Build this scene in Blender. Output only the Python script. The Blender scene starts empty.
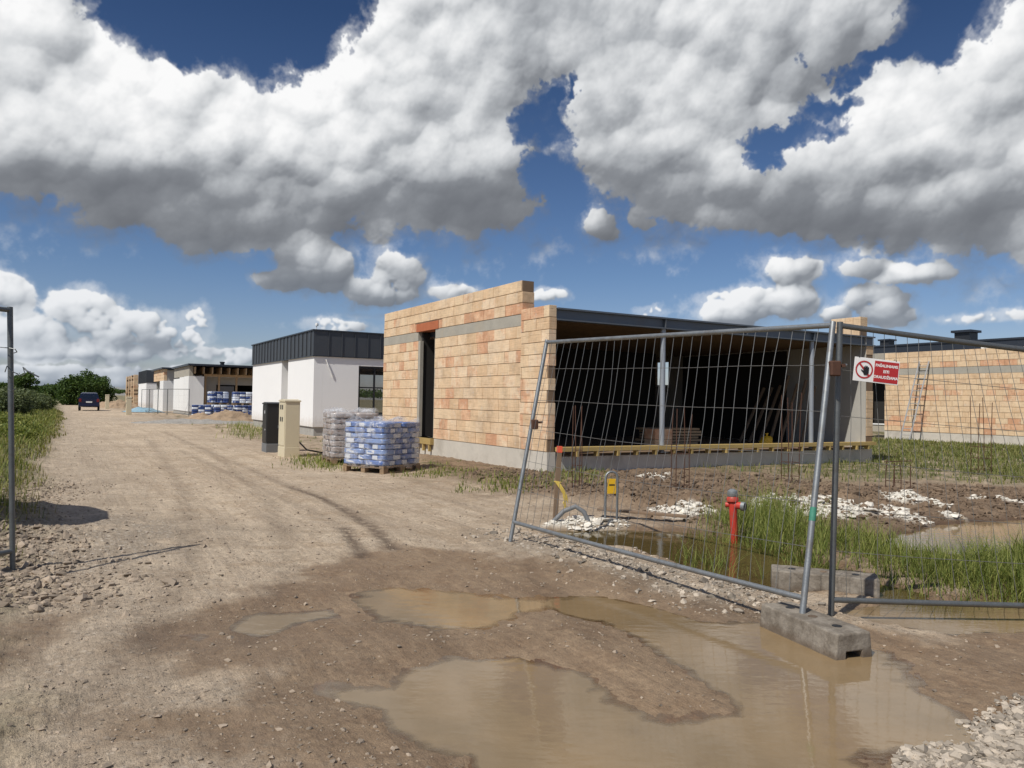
import bpy, bmesh, math, random
import numpy as np
from mathutils import Vector, Matrix, Euler
R = math.radians
random.seed(7); RNG = np.random.default_rng(11)
scn = bpy.context.scene
col = scn.collection

# ------------------------------------------------------------------ camera
F = 769.0; EYE = 1.45
cam_d = bpy.data.cameras.new('camera'); cam = bpy.data.objects.new('camera', cam_d); col.objects.link(cam)
cam_d.sensor_width = 36; cam_d.lens = 36*F/1024; cam_d.clip_start = .05; cam_d.clip_end = 20000
CM = Matrix.Rotation(R(90+1.34), 4, 'X') @ Matrix.Rotation(R(1.0), 4, 'Z')
cam.matrix_world = Matrix.Translation((0, 0, EYE)) @ CM
scn.camera = cam
scn.view_settings.view_transform = 'Standard'; scn.view_settings.look = 'None'; scn.view_settings.exposure = 0
scn.cycles.use_denoising = True
scn.cycles.max_bounces = 6; scn.cycles.transparent_max_bounces = 16
C3 = np.array(CM.to_3x3())
def ray(px, py):
    return C3 @ np.array([(px-512)/F, (384-py)/F, -1.0])
def gnd(px, py, z=0.0):                 # the point of a level at height z seen in the photograph at px, py
    d = ray(px, py); k = (z-EYE)/d[2]
    return (d[0]*k, d[1]*k, z)
def at(px, py, Y):                      # the point seen at px, py at depth Y
    d = ray(px, py); k = Y/d[1]
    return (d[0]*k, Y, EYE+d[2]*k)

# plots: s runs across the street, t along it
AX, AY = .75, 15.4
HDG = math.atan2(.507, .862)
D2 = np.array([math.cos(HDG), math.sin(HDG)]); D1 = np.array([-math.sin(HDG), math.cos(HDG)])
def plot(s, t, z=0.0):
    p = np.array([AX, AY]) + s*D2 + t*D1
    return (p[0], p[1], z)
def st(x, y):
    dx, dy = x-AX, y-AY
    return dx*D2[0]+dy*D2[1], dx*D1[0]+dy*D1[1]

# sun: travels along (.65,.76), 52 degrees high
ELEV = R(52); SH = np.array([.65, .76]); SH = SH/np.hypot(*SH)
SUN = Vector((-SH[0]*math.cos(ELEV), -SH[1]*math.cos(ELEV), math.sin(ELEV)))   # towards the sun
sl = bpy.data.lights.new('sun', 'SUN'); so = bpy.data.objects.new('sun', sl); col.objects.link(so)
sl.energy = 4.2; sl.angle = R(.55); sl.color = (1, .955, .88)
so.rotation_euler = SUN.to_track_quat('Z', 'Y').to_euler()

# ------------------------------------------------------------------ node helper
class V:                                 # a value or colour socket with arithmetic
    def __init__(s, nt, sock): s.nt = nt; s.o = sock
    def _b(s, op, b, rev=False, clamp=False):
        n = s.nt.nodes.new('ShaderNodeMath'); n.operation = op; n.use_clamp = clamp
        a, c = (b, s) if rev else (s, b)
        for i, q in enumerate((a, c)):
            if q is None: continue
            if isinstance(q, V): s.nt.links.new(q.o, n.inputs[i])
            else: n.inputs[i].default_value = q
        return V(s.nt, n.outputs[0])
    def __add__(s, b): return s._b('ADD', b)
    __radd__ = __add__
    def __sub__(s, b): return s._b('SUBTRACT', b)
    def __rsub__(s, b): return s._b('SUBTRACT', b, True)
    def __mul__(s, b): return s._b('MULTIPLY', b)
    __rmul__ = __mul__
    def __truediv__(s, b): return s._b('DIVIDE', b)
    def __pow__(s, b): return s._b('POWER', b)
    def max(s, b): return s._b('MAXIMUM', b)
    def min(s, b): return s._b('MINIMUM', b)
    def gt(s, b): return s._b('GREATER_THAN', b)
    def clamp(s): return s._b('ADD', 0.0, clamp=True)
    def fn(s, op): return s._b(op, None)
    def atan2(s, b): return s._b('ARCTAN2', b)
    def smax(s, b, k):
        n = s.nt.nodes.new('ShaderNodeMath'); n.operation = 'SMOOTH_MAX'
        s.nt.links.new(s.o, n.inputs[0]); s.nt.links.new(b.o, n.inputs[1]); n.inputs[2].default_value = k
        return V(s.nt, n.outputs[0])
    def ss(s, a, b):                     # smoothstep from a to b
        n = s.nt.nodes.new('ShaderNodeMapRange'); n.interpolation_type = 'SMOOTHSTEP'
        s.nt.links.new(s.o, n.inputs[0]); n.inputs[1].default_value = a; n.inputs[2].default_value = b
        return V(s.nt, n.outputs[0])
    def lin(s, a, b, c=0., d=1.):
        n = s.nt.nodes.new('ShaderNodeMapRange')
        s.nt.links.new(s.o, n.inputs[0])
        for i, q in enumerate((a, b, c, d)): n.inputs[1+i].default_value = q
        return V(s.nt, n.outputs[0])
def put(nt, inp, val):
    if isinstance(val, V): nt.links.new(val.o, inp)
    elif isinstance(val, (tuple, list)): inp.default_value = tuple(val)+((1,) if len(val) == 3 and len(inp.default_value) == 4 else ())
    else: inp.default_value = val
def mix(nt, f, a, b, typ='RGBA', blend='MIX'):
    n = nt.nodes.new('ShaderNodeMix'); n.data_type = typ
    if typ == 'RGBA':
        n.blend_type = blend; ia, ib, oo = n.inputs[6], n.inputs[7], n.outputs[2]
    else: ia, ib, oo = n.inputs[2], n.inputs[3], n.outputs[0]
    put(nt, n.inputs[0], f); put(nt, ia, a); put(nt, ib, b)
    return V(nt, oo)
def vmath(nt, op, a, b=None, out=0, scale=None):
    n = nt.nodes.new('ShaderNodeVectorMath'); n.operation = op
    put(nt, n.inputs[0], a)
    if b is not None: put(nt, n.inputs[1], b)
    if scale is not None: put(nt, n.inputs['Scale'], scale)
    return V(nt, n.outputs[out])
def sep(nt, v):
    n = nt.nodes.new('ShaderNodeSeparateXYZ'); put(nt, n.inputs[0], v)
    return [V(nt, o) for o in n.outputs]
def comb(nt, x, y, z):
    n = nt.nodes.new('ShaderNodeCombineXYZ')
    for i, q in enumerate((x, y, z)): put(nt, n.inputs[i], q)
    return V(nt, n.outputs[0])
def noise(nt, vec, scale, detail=5, rough=.55, lac=2., dist=0., typ='FBM'):
    n = nt.nodes.new('ShaderNodeTexNoise'); n.noise_dimensions = '3D'; n.noise_type = typ
    put(nt, n.inputs['Vector'], vec); n.inputs['Scale'].default_value = scale; n.inputs['Detail'].default_value = detail
    n.inputs['Roughness'].default_value = rough; n.inputs['Lacunarity'].default_value = lac; n.inputs['Distortion'].default_value = dist
    return V(nt, n.outputs[0])
def voro(nt, vec, scale, feature='F1', detail=0, rand=1., out='Distance', rough=.5):
    n = nt.nodes.new('ShaderNodeTexVoronoi'); n.feature = feature
    put(nt, n.inputs['Vector'], vec); n.inputs['Scale'].default_value = scale; n.inputs['Randomness'].default_value = rand
    if 'Detail' in n.inputs: n.inputs['Detail'].default_value = detail; n.inputs['Roughness'].default_value = rough
    return V(nt, n.outputs[out])
def attr(nt, name):
    n = nt.nodes.new('ShaderNodeAttribute'); n.attribute_name = name
    return V(nt, n.outputs['Fac'])
def coords(nt, kind='Object'):
    return V(nt, nt.nodes.new('ShaderNodeTexCoord').outputs[kind])
def ramp(nt, f, stops):
    n = nt.nodes.new('ShaderNodeValToRGB'); put(nt, n.inputs[0], f); e = n.color_ramp.elements
    while len(e) < len(stops): e.new(.5)
    for q, (p, c) in zip(e, stops): q.position = p; q.color = tuple(c)+(1,)
    return V(nt, n.outputs[0])

# ------------------------------------------------------------------ numpy noise for the terrain
_perm = np.concatenate([RNG.permutation(256)]*3)
_ga = RNG.random(256)*2*math.pi; _gx, _gy = np.cos(_ga), np.sin(_ga)
def perlin(x, y):
    xi = np.floor(x).astype(int); yi = np.floor(y).astype(int); xf = x-xi; yf = y-yi; xi &= 255; yi &= 255
    u = xf*xf*xf*(xf*(xf*6-15)+10); v = yf*yf*yf*(yf*(yf*6-15)+10)
    def g(i, j, a, b):
        h = _perm[_perm[(xi+i) & 255]+((yi+j) & 255)]; return _gx[h]*a+_gy[h]*b
    a = g(0, 0, xf, yf); b = g(1, 0, xf-1, yf); c = g(0, 1, xf, yf-1); d = g(1, 1, xf-1, yf-1)
    return (a+u*(b-a))+v*((c+u*(d-c))-(a+u*(b-a)))
def fbm(x, y, oct=5, gain=.5, sc=1.):
    r = 0; a = 1.; n = 0; x = np.asarray(x, float)*sc; y = np.asarray(y, float)*sc
    for i in range(oct):
        r = r+a*perlin(x+17.3*i, y-9.1*i); n += a; a *= gain; x = x*2.03; y = y*2.03
    return r/n*1.5
def sstep(a, b, v):
    t = np.clip((v-a)/(b-a), 0, 1); return t*t*(3-2*t)
def polysd(x, y, poly):                  # signed distance to a polygon, negative inside
    P = np.asarray(poly, float)[:, :2]; Q = np.roll(P, -1, 0)
    d = np.full(x.shape, 1e9); ins = np.zeros(x.shape, bool)
    for (ax, ay), (bx, by) in zip(P, Q):
        ex, ey = bx-ax, by-ay; wx, wy = x-ax, y-ay
        k = np.clip((wx*ex+wy*ey)/(ex*ex+ey*ey+1e-12), 0, 1)
        d = np.minimum(d, np.hypot(wx-k*ex, wy-k*ey))
        c = ((ay > y) != (by > y)) & (x < (bx-ax)*(y-ay)/((by-ay) if by != ay else 1e-12)+ax)
        ins ^= c
    return np.where(ins, -d, d)

# ------------------------------------------------------------------ objects
def link(name, me, parent=None, mat=None):
    o = bpy.data.objects.new(name, me); col.objects.link(o)
    if parent is not None: o.parent = parent
    if mat is not None:
        for m in (mat if isinstance(mat, (list, tuple)) else [mat]): me.materials.append(m)
    return o
def tag(o, label=None, cat=None, group=None, kind=None):
    if label: o['label'] = label
    if cat: o['category'] = cat
    if group: o['group'] = group
    if kind: o['kind'] = kind
    return o
def thing(name, label, cat, loc=(0, 0, 0), rz=0., group=None):
    o = bpy.data.objects.new(name, None); col.objects.link(o); o.empty_display_size = .2
    o.location = loc; o.rotation_euler = (0, 0, rz)
    return tag(o, label, cat, group)
def copy_tree(o, parent=None):
    c = o.copy(); col.objects.link(c)
    if parent is not None: c.parent = parent
    for ch in list(o.children): copy_tree(ch, c)
    return c
class MB:                                # collects shapes into ONE mesh
    def __init__(s): s.v = []; s.f = []; s.r = []; s.m = []; s.mi = 0; s.T = None
    def add(s, vs, fs, rnd=None):
        b = len(s.v); rnd = random.random() if rnd is None else rnd
        if s.T is not None: vs = [tuple(s.T @ Vector(v)) for v in vs]
        s.v += [tuple(v) for v in vs]
        for f in fs: s.f.append([b+i for i in f]); s.r.append(rnd); s.m.append(s.mi)
        return s
    def box(s, a, b, rnd=None, ch=0.0):  # from corner a to corner b, edges chamfered by ch
        x0, y0, z0 = [min(p, q) for p, q in zip(a, b)]; x1, y1, z1 = [max(p, q) for p, q in zip(a, b)]
        if ch <= 0:
            return s.add([(x0,y0,z0),(x1,y0,z0),(x1,y1,z0),(x0,y1,z0),(x0,y0,z1),(x1,y0,z1),(x1,y1,z1),(x0,y1,z1)],
                         [(0,3,2,1),(4,5,6,7),(0,1,5,4),(1,2,6,5),(2,3,7,6),(3,0,4,7)], rnd)
        bm = bmesh.new(); bmesh.ops.create_cube(bm, size=1)
        for v in bm.verts: v.co = ((x0+x1)/2+v.co.x*(x1-x0), (y0+y1)/2+v.co.y*(y1-y0), (z0+z1)/2+v.co.z*(z1-z0))
        bmesh.ops.bevel(bm, geom=bm.edges[:], offset=ch, segments=1, affect='EDGES')
        return s.bm(bm, rnd)
    def bm(s, bm, rnd=None, M=None):
        bm.verts.index_update()
        s.add([(M @ v.co) if M else v.co[:] for v in bm.verts], [[v.index for v in f.verts] for f in bm.faces], rnd); bm.free()
        return s
    def tube(s, pts, r, n=8, rnd=None, cap=True):
        pts = [Vector(p) for p in pts]; rr = r if isinstance(r, (list, tuple)) else [r]*len(pts)
        vs = []; fs = []; up = None
        for i, p in enumerate(pts):
            d = (pts[min(i+1, len(pts)-1)]-pts[max(i-1, 0)]).normalized()
            if up is None: up = Vector((0, 0, 1)) if abs(d.z) < .9 else Vector((1, 0, 0))
            x = d.cross(up).normalized(); y = x.cross(d).normalized(); up = y
            for k in range(n):
                a = 2*math.pi*k/n; vs.append(p+(x*math.cos(a)+y*math.sin(a))*rr[i])
        for i in range(len(pts)-1):
            for k in range(n):
                k2 = (k+1) % n; fs.append((i*n+k, i*n+k2, (i+1)*n+k2, (i+1)*n+k))
        if cap: fs.append(tuple(range(n))[::-1]); fs.append(tuple((len(pts)-1)*n+k for k in range(n)))
        return s.add(vs, fs, rnd)
    def prism(s, poly, z0, z1, rnd=None, axis='z'):
        n = len(poly)
        def q(a, b, c): return (a, b, c) if axis == 'z' else ((c, a, b) if axis == 'x' else (a, c, b))
        vs = [q(a, b, z0) for a, b in poly]+[q(a, b, z1) for a, b in poly]
        fs = [tuple(range(n))[::-1], tuple(range(n, 2*n))]+[(i, (i+1) % n, (i+1) % n+n, i+n) for i in range(n)]
        return s.add(vs, fs, rnd)
    def lathe(s, prof, n=16, c=(0, 0, 0), rnd=None):
        vs = []; fs = []
        for r, z in prof:
            for k in range(n):
                a = 2*math.pi*k/n; vs.append((c[0]+r*math.cos(a), c[1]+r*math.sin(a), c[2]+z))
        for i in range(len(prof)-1):
            for k in range(n):
                k2 = (k+1) % n; fs.append((i*n+k, i*n+k2, (i+1)*n+k2, (i+1)*n+k))
        fs.append(tuple(range(n))[::-1]); fs.append(tuple((len(prof)-1)*n+k for k in range(n)))
        return s.add(vs, fs, rnd)
    def build(s, name, mat, parent=None, smooth=False, bevel=0., sub=0):
        me = bpy.data.meshes.new(name); me.from_pydata(s.v, [], s.f); me.update()
        a = me.attributes.new('rnd', 'FLOAT', 'FACE'); a.data.foreach_set('value', s.r)
        o = link(name, me, parent, mat)
        if any(s.m): me.polygons.foreach_set('material_index', s.m)
        bm = bmesh.new(); bm.from_mesh(me); bmesh.ops.recalc_face_normals(bm, faces=bm.faces[:]); bm.to_mesh(me); bm.free()
        if smooth:
            me.polygons.foreach_set('use_smooth', [True]*len(me.polygons))
            if smooth != 'all':
                try: me.set_sharp_from_angle(angle=R(40))
                except Exception: pass
        if bevel:
            m = o.modifiers.new('bevel', 'BEVEL'); m.width = bevel; m.segments = 2; m.limit_method = 'ANGLE'; m.angle_limit = R(40)
        if sub:
            m = o.modifiers.new('sub', 'SUBSURF'); m.levels = m.render_levels = sub
        return o
def np_mesh(name, V_, F_, mat, attrs=None, smooth=False, fattrs=None, parent=None):
    """V_ (n,3) and F_ (m,k) arrays, all faces with k corners"""
    me = bpy.data.meshes.new(name); n, m, k = len(V_), len(F_), F_.shape[1]
    me.vertices.add(n); me.vertices.foreach_set('co', np.ascontiguousarray(V_, np.float32).ravel())
    me.loops.add(m*k); me.loops.foreach_set('vertex_index', np.ascontiguousarray(F_, np.int32).ravel())
    me.polygons.add(m); me.polygons.foreach_set('loop_start', np.arange(0, m*k, k, dtype=np.int32))
    me.polygons.foreach_set('use_smooth', np.full(m, bool(smooth)))
    me.update(calc_edges=True)
    for dom, dct in (('POINT', attrs), ('FACE', fattrs)):
        for key, val in (dct or {}).items():
            a = me.attributes.new(key, 'FLOAT', dom); a.data.foreach_set('value', np.ascontiguousarray(val, np.float32).ravel())
    me.validate()
    return link(name, me, parent, mat)
# ------------------------------------------------------------------ sky: Nishita air, and cumulus grown from noise on the sky's own azimuth / elevation grid
def azel(px, py):
    d = ray(px, py); d = d/np.linalg.norm(d); return math.atan2(d[0], d[1]), math.asin(d[2])
# cloud masses (centre, half width, half height, weight), gaps and shaded bases
CL = [(40,95,165,82,1), (165,128,120,66,1), (62,20,60,60,1), (0,60,90,80,1), (215,120,75,50,1),
      (110,160,165,36,1), (235,208,112,38,1), (320,110,80,80,1), (330,150,120,60,1), (425,100,118,118,1), (450,20,150,100,1), (335,40,30,50,1), (468,175,82,58,1),
      (650,30,135,105,1), (690,135,105,80,1), (780,35,120,90,1), (605,90,56,90,1), (770,188,130,34,1),
      (930,140,130,84,1), (1000,60,66,80,1), (1060,170,120,72,1), (880,200,130,30,1), (870,20,50,40,1),
      (306,256,32,26,1), (325,268,30,22,1), (280,280,28,12,.9), (398,276,26,19,1), (385,292,34,16,1), (455,292,30,9,.85), (520,296,40,6,.8), (598,222,15,13,1), (606,232,12,8,.9), (634,216,9,13,.95), (645,226,8,6,.85),
      (85,312,36,17,1), (120,326,42,15,1), (160,338,34,9,.95), (5,298,22,20,1), (15,328,40,14,1), (197,327,11,17,.95), (70,350,110,11,.9), (200,352,44,6,.8), (235,355,36,8,.95), (70,376,170,9,.95), (190,372,60,7,.9),
      (740,306,38,17,1), (790,300,24,20,1), (793,270,24,14,1), (720,300,22,9,.9), (868,266,26,9,.95), (912,274,36,10,1), (880,300,26,16,1), (890,318,26,12,1), (550,294,20,7,.9), (648,312,14,5,.9), (836,316,14,9,.95),
      (545,152,28,10,.75), (430,318,70,5,.8), (680,326,90,5,.8), (340,326,44,7,.85), (980,318,50,5,.72)]
GAP = [(296,8,46,36,1.2), (252,48,32,24,.95), (185,2,64,30,1.2), (330,-6,16,34,.9), (553,112,12,26,.85), (530,128,17,12,.75), (538,172,22,14,.8), (575,90,7,18,.6), (790,136,44,9,.85), (838,108,24,9,.75), (756,160,16,10,.75), (950,12,30,26,1.2), (905,46,24,9,.8), (858,74,16,8,.7), (802,62,10,16,.5), (572,196,16,22,.9)]
DARK = [(215,200,150,24,.95), (70,180,130,12,.6), (262,232,56,18,.8), (465,205,85,26,1.), (430,70,60,60,.3), (545,30,90,70,.45), (700,192,140,26,.85), (620,90,50,50,.35), (770,40,90,40,.4), (975,212,130,20,1), (890,180,70,18,.6), (1000,120,50,50,.3),
        (305,288,44,9,.8), (385,304,44,6,.8), (105,343,90,5,.8), (40,356,110,4,.6), (90,372,200,4,.6), (60,388,200,3,.5), (750,324,70,5,.6), (880,327,34,5,.5), (605,238,20,5,.5), (900,283,44,3,.5)]
NA, NE = 2000, 860
A0, A1, E0, E1 = R(-52), R(52), R(-1.0), R(43.7)
def blob_field(a, e, lst, k=10.):
    acc = np.zeros_like(a)
    for px, py, rx, ry, w in lst:
        ca, ce = azel(px, py)
        q = ((a-ca)*F/rx*math.cos(ce))**2+((e-ce)*F/ry)**2
        acc += (w*np.exp(-.6*q))**k
    return acc**(1/k)
def billow(u, v, oct, gain=.5):
    r = 0; a = 1.; n = 0
    for i in range(oct):
        r = r+a*(1-2.2*np.abs(perlin(u+31.7*i, v+11.9*i))); n += a; a *= gain
        u, v = 2.07*(.96*u+.28*v), 2.07*(.96*v-.28*u)
    return r/n
def blur(f, k):
    for ax in (0, 1):
        for _ in range(2):
            c = np.cumsum(np.pad(f, [(k+1, k) if i == ax else (0, 0) for i in (0, 1)], mode='edge'), ax)
            f = (np.take(c, range(2*k+1, c.shape[ax]), ax)-np.take(c, range(0, c.shape[ax]-2*k-1), ax))/(2*k+1)
    return f
def cloud_maps():
    rg = np.random.default_rng(5)
    a, e = np.meshgrid(np.linspace(A0, A1, NA), np.linspace(E0, E1, NE))
    px = (A1-A0)/NA; G = F*px                                # one grid cell in photograph pixels = G
    w1 = fbm(a, e, 6, .6, 7.); w2 = fbm(a+9, e+4, 6, .6, 7.); q1 = fbm(a+4, e+1, 7, .68, 15.); q2 = fbm(a+2, e+7, 7, .68, 15.)
    cov = blob_field(a, e, CL)-blob_field(a+q1*.045, e+q2*.035, GAP)*.92
    rag = fbm(a+3, e+8, 6, .6, 24.); cov = cov+.16*fbm(a+3, e+8, 4, .55, 9.)+.20*rag
    size = np.zeros_like(a)                                  # how large the billows of a mass are
    wsum = np.zeros_like(a)+1e-6
    for p_, q_, rx, ry, w in CL:
        ca, ce = azel(p_, q_); qq = ((a-ca)*F/rx*math.cos(ce))**2+((e-ce)*F/ry)**2
        g = np.exp(-.8*qq); size += g*math.sqrt(rx*ry); wsum += g
    size = size/wsum/G
    # heap up round heads: H is the height of the front surface
    H = np.full(a.shape, -1.); TH = .60
    for lev, (num, fr, up) in enumerate(((5200, .42, 0.), (16000, .22, .10), (42000, .11, .16))):
        ii = rg.integers(0, NE, num); jj = rg.integers(0, NA, num)
        keep = cov[ii, jj] > TH+(.03, .0, -.03)[lev]
        for i, j in zip(ii[keep], jj[keep]):
            r = size[i, j]*fr*rg.uniform(.45, 1.1)
            if lev == 2 and r > 9 and rg.random() < .6: continue
            r = min(max(r, 2.), (46, 24, 12)[lev]); k = int(r)+1
            c = min(cov[i, j]-TH, .8)
            i0, i1, j0, j1 = max(i-k, 0), min(i+k+1, NE), max(j-k, 0), min(j+k+1, NA)
            y, x = np.ogrid[i0-i:i1-i, j0-j:j1-j]
            d2 = r*r-(x*x+y*y*1.25)
            z = np.where(d2 > 0, np.sqrt(np.maximum(d2, 0))+50*math.sqrt(max(c, 0))*min(size[i, j]/70, 1)*1.2+r*(0, .5, .8)[lev], -1.)
            np.maximum(H[i0:i1, j0:j1], z, out=H[i0:i1, j0:j1])
    # ragged outlines: carry the heads along a turbulent flow
    amp = np.clip(size*.12, 2.5, 10)
    f1 = fbm(a+5, e+2, 6, .62, 26.); f2 = fbm(a+1, e+6, 6, .62, 26.)
    I, J = np.mgrid[0:NE, 0:NA]
    I2 = np.clip(I+w2*amp*1.5+f2*amp*.9, 0, NE-1.01); J2 = np.clip(J+w1*amp*1.5+f1*amp*.9, 0, NA-1.01)
    def warp(f):
        i = I2.astype(int); j = J2.astype(int); u = I2-i; v = J2-j
        return (f[i, j]*(1-v)+f[i, j+1]*v)*(1-u)+(f[i+1, j]*(1-v)+f[i+1, j+1]*v)*u
    M = warp((H > 0).astype(float)); H = warp(np.maximum(H, 0)); cw = warp(cov)
    wisp = fbm(a+2, e+1, 8, .66, 17.)
    soft = blur(M, 1)*.7+blur(M, 5)*.3
    cut = sstep(-.10, .10, cw-TH+.05+.16*wisp)
    top = sstep(-.02, .05, np.gradient(-blur(M, 6), axis=0)); alpha = sstep(.24-.0*top, .84-.22*top, soft*(.25+.75*cut)+(.32-.16*top)*wisp*np.clip(size/40, .6, 1))
    veil = sstep(-.34, .10, cw-TH+.5*wisp)*.55*np.clip(size/45, .25, 1); alpha = np.maximum(alpha, veil)
    H = H+wisp*8
    def lam(f, k):
        gy, gx = np.gradient(f); gx = gx*k; gy = gy*k; n = np.sqrt(gx*gx+gy*gy+1)
        L = np.array([-.36, .62, .70]); L /= np.linalg.norm(L)
        return (-gx*L[0]-gy*L[1]+L[2])/n-L[2]
    H1 = blur(H, 1); H2 = blur(H, 7); H3 = blur(H, 18)
    shad = np.zeros_like(H)
    for k in (5, 10, 18, 28):
        s_ = np.roll(np.roll(H1, -int(k*.85), 0), int(k*.45), 1); shad = np.maximum(shad, s_-H1-k*.9)
    shad = blur(np.clip(shad/30, 0, 1), 2)
    cav = np.clip((H1-H3)/26, -.6, .5)
    dk = blob_field(a+w1*.03, e+w2*.02, DARK, 3.)
    edge = 1-sstep(.5, 1., blur(M, 8))
    tone = fbm(a+6, e+3, 6, .58, 6.)-.12
    s = .83+.21*lam(H1, .55)+.32*lam(H2, 1.0)+.40*lam(H3, 1.5)-.16*shad+.20*cav-.50*np.clip(dk+.25*w2, 0, 1.1)+.30*tone*np.clip(size/60, .3, 1)+.10*wisp+.12*edge*(1-dk)
    s = s+.07*np.clip(fbm(a+12, e+9, 6, .62, 34.), -1, 1)*(1-.6*edge)
    s = np.where(s < .32, .32*np.exp((s-.32)/.42), s)
    return alpha, np.clip(s, 0, 1)
ALPHA, SHADE = cloud_maps()
img = bpy.data.images.new('cloud_field', NA, NE, alpha=False, float_buffer=True, is_data=True)
buf = np.zeros((NE, NA, 4), np.float32); buf[..., 0] = ALPHA; buf[..., 1] = SHADE; buf[..., 3] = 1
img.pixels.foreach_set(buf.ravel()); img.update(); del buf

world = bpy.data.worlds.new('World'); scn.world = world; world.use_nodes = True
nt = world.node_tree; nt.nodes.clear()
dirn = vmath(nt, 'NORMALIZE', V(nt, nt.nodes.new('ShaderNodeTexCoord').outputs['Generated']))
dx, dy, zz = sep(nt, dirn)
az = dx.atan2(dy); el = zz.fn('ARCSINE')
tex = nt.nodes.new('ShaderNodeTexImage'); tex.image = img; tex.extension = 'CLIP'; tex.interpolation = 'Cubic'
put(nt, tex.inputs[0], comb(nt, az.lin(A0, A1), el.lin(E0, E1), 0.))
ca_, sh_, _ = [V(nt, o) for o in nt.nodes.new('ShaderNodeSeparateColor').outputs]
nt.links.new(tex.outputs[0], ca_.o.node.inputs[0])
fade = 1.-az.fn('ABSOLUTE').ss(.72, .9).max(el.ss(.62, .75))
n_ = noise(nt, vmath(nt, 'MULTIPLY', dirn, (1., 1., 1.6)), 3.2, 5, .55)   # cumulus behind and above the viewer
alpha = mix(nt, fade, n_.ss(.5, .62)*el.ss(.03, .2)*.95, ca_, 'FLOAT')
shade = mix(nt, fade, .8-n_.ss(.52, .75)*.5, sh_, 'FLOAT')
sky = nt.nodes.new('ShaderNodeTexSky'); sky.sky_type = 'NISHITA'; sky.sun_disc = False
sky.sun_elevation = ELEV; sky.sun_rotation = math.atan2(SUN.x, SUN.y) % (2*math.pi); sky.altitude = 50
sky.air_density = 1.0; sky.dust_density = .6; sky.ozone_density = 2.2
BG = .08; K = 1/BG
blue = mix(nt, 1., V(nt, sky.outputs[0]), ramp(nt, zz, [(0., (.96, .95, 1.14)), (.07, (.84, .88, 1.08)), (.16, (.66, .77, .97)), (.45, (.33, .455, .64)), (1., (.5, .6, .8))]), blend='MULTIPLY')
ccol = ramp(nt, shade, [(p, tuple(K*q for q in c)) for p, c in ((0., (.13, .14, .16)), (.3, (.245, .26, .285)), (.55, (.45, .47, .495)), (.78, (.72, .735, .75)), (1., (.96, .96, .96)))])
ccol = mix(nt, zz.lin(.0, .2, .45, 0.), ccol, tuple(K*q for q in (.36, .44, .55)))
bgn = nt.nodes.new('ShaderNodeBackground'); put(nt, bgn.inputs[0], mix(nt, alpha, blue, ccol)); bgn.inputs[1].default_value = BG
nt.links.new(bgn.outputs[0], nt.nodes.new('ShaderNodeOutputWorld').inputs[0])
world.cycles.sampling_method = 'MANUAL'; world.cycles.sample_map_resolution = 1024
# ------------------------------------------------------------------ materials
def newmat(name):
    m = bpy.data.materials.new(name); m.use_nodes = True; n = m.node_tree; n.nodes.clear()
    b = n.nodes.new('ShaderNodeBsdfPrincipled'); o = n.nodes.new('ShaderNodeOutputMaterial'); n.links.new(b.outputs[0], o.inputs[0])
    return m, n, b
def bump(n, b, h, strength=.5, dist=.01):
    u = n.nodes.new('ShaderNodeBump'); u.inputs['Strength'].default_value = strength; u.inputs['Distance'].default_value = dist
    put(n, u.inputs['Height'], h); n.links.new(u.outputs[0], b.inputs['Normal'])
def plain(name, c, rough=.7, metal=0., var=.12, scale=6., bmp=.15, rv=.0, spec=.5, stain=None, stain_amt=.0, bscale=60., bdist=.004):
    """one base colour broken up by noise, per-face variation rv, blotchy stains and a fine bump"""
    m, n, b = newmat(name); co = coords(n)
    k = noise(n, co, scale, 6, .6); k2 = noise(n, co, scale*7, 4, .6)
    f = 1.+(k-.5)*(2.4*var)+(k2-.5)*(1.4*var)
    if rv: f = f+(attr(n, 'rnd')-.5)*(2*rv)
    c4 = vmath(n, 'SCALE', tuple(c), scale=f)
    if stain is not None: c4 = mix(n, noise(n, co, scale*.6, 7, .65).ss(.5, .68)*stain_amt, c4, stain)
    put(n, b.inputs['Base Color'], c4); put(n, b.inputs['Roughness'], ((k2-.5)*.2+rough).clamp()); b.inputs['Metallic'].default_value = metal
    b.inputs['Specular IOR Level'].default_value = spec
    if bmp: bump(n, b, noise(n, co, bscale, 5, .6), bmp, bdist)
    return m
M = {}
M['galv'] = plain('galvanised_steel', (.28, .295, .30), .5, .7, .3, 14, .12, stain=(.20, .17, .14), stain_amt=.45)
M['darkgalv'] = plain('weathered_steel', (.17, .18, .18), .5, .7, .2, 14, .12, stain=(.12, .10, .08), stain_amt=.4)
M['wire'] = plain('fence_wire', (.24, .235, .22), .45, .6, .15, 8, 0)
M['rust'] = plain('rusty_steel', (.095, .045, .028), .8, .2, .3, 30, .2)
M['concrete'] = plain('concrete', (.36, .35, .32), .9, 0, .16, 2.2, .35, stain=(.22, .20, .17), stain_amt=.5, bscale=40)
M['plinth'] = plain('plinth_concrete', (.56, .52, .45), .9, 0, .14, 1.6, .35, stain=(.30, .27, .22), stain_amt=.5, bscale=30)
M['foot'] = plain('foot_concrete', (.255, .225, .185), .9, 0, .3, 9, .5, stain=(.17, .13, .095), stain_amt=.7, bscale=90, bdist=.006)
M['band'] = plain('cast_band', (.37, .345, .29), .9, 0, .2, 2.5, .3, stain=(.42, .36, .27), stain_amt=.5)
M['plaster'] = plain('grey_plaster', (.40, .385, .35), .9, 0, .1, 1.2, .15, stain=(.33, .31, .27), stain_amt=.4)
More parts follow.
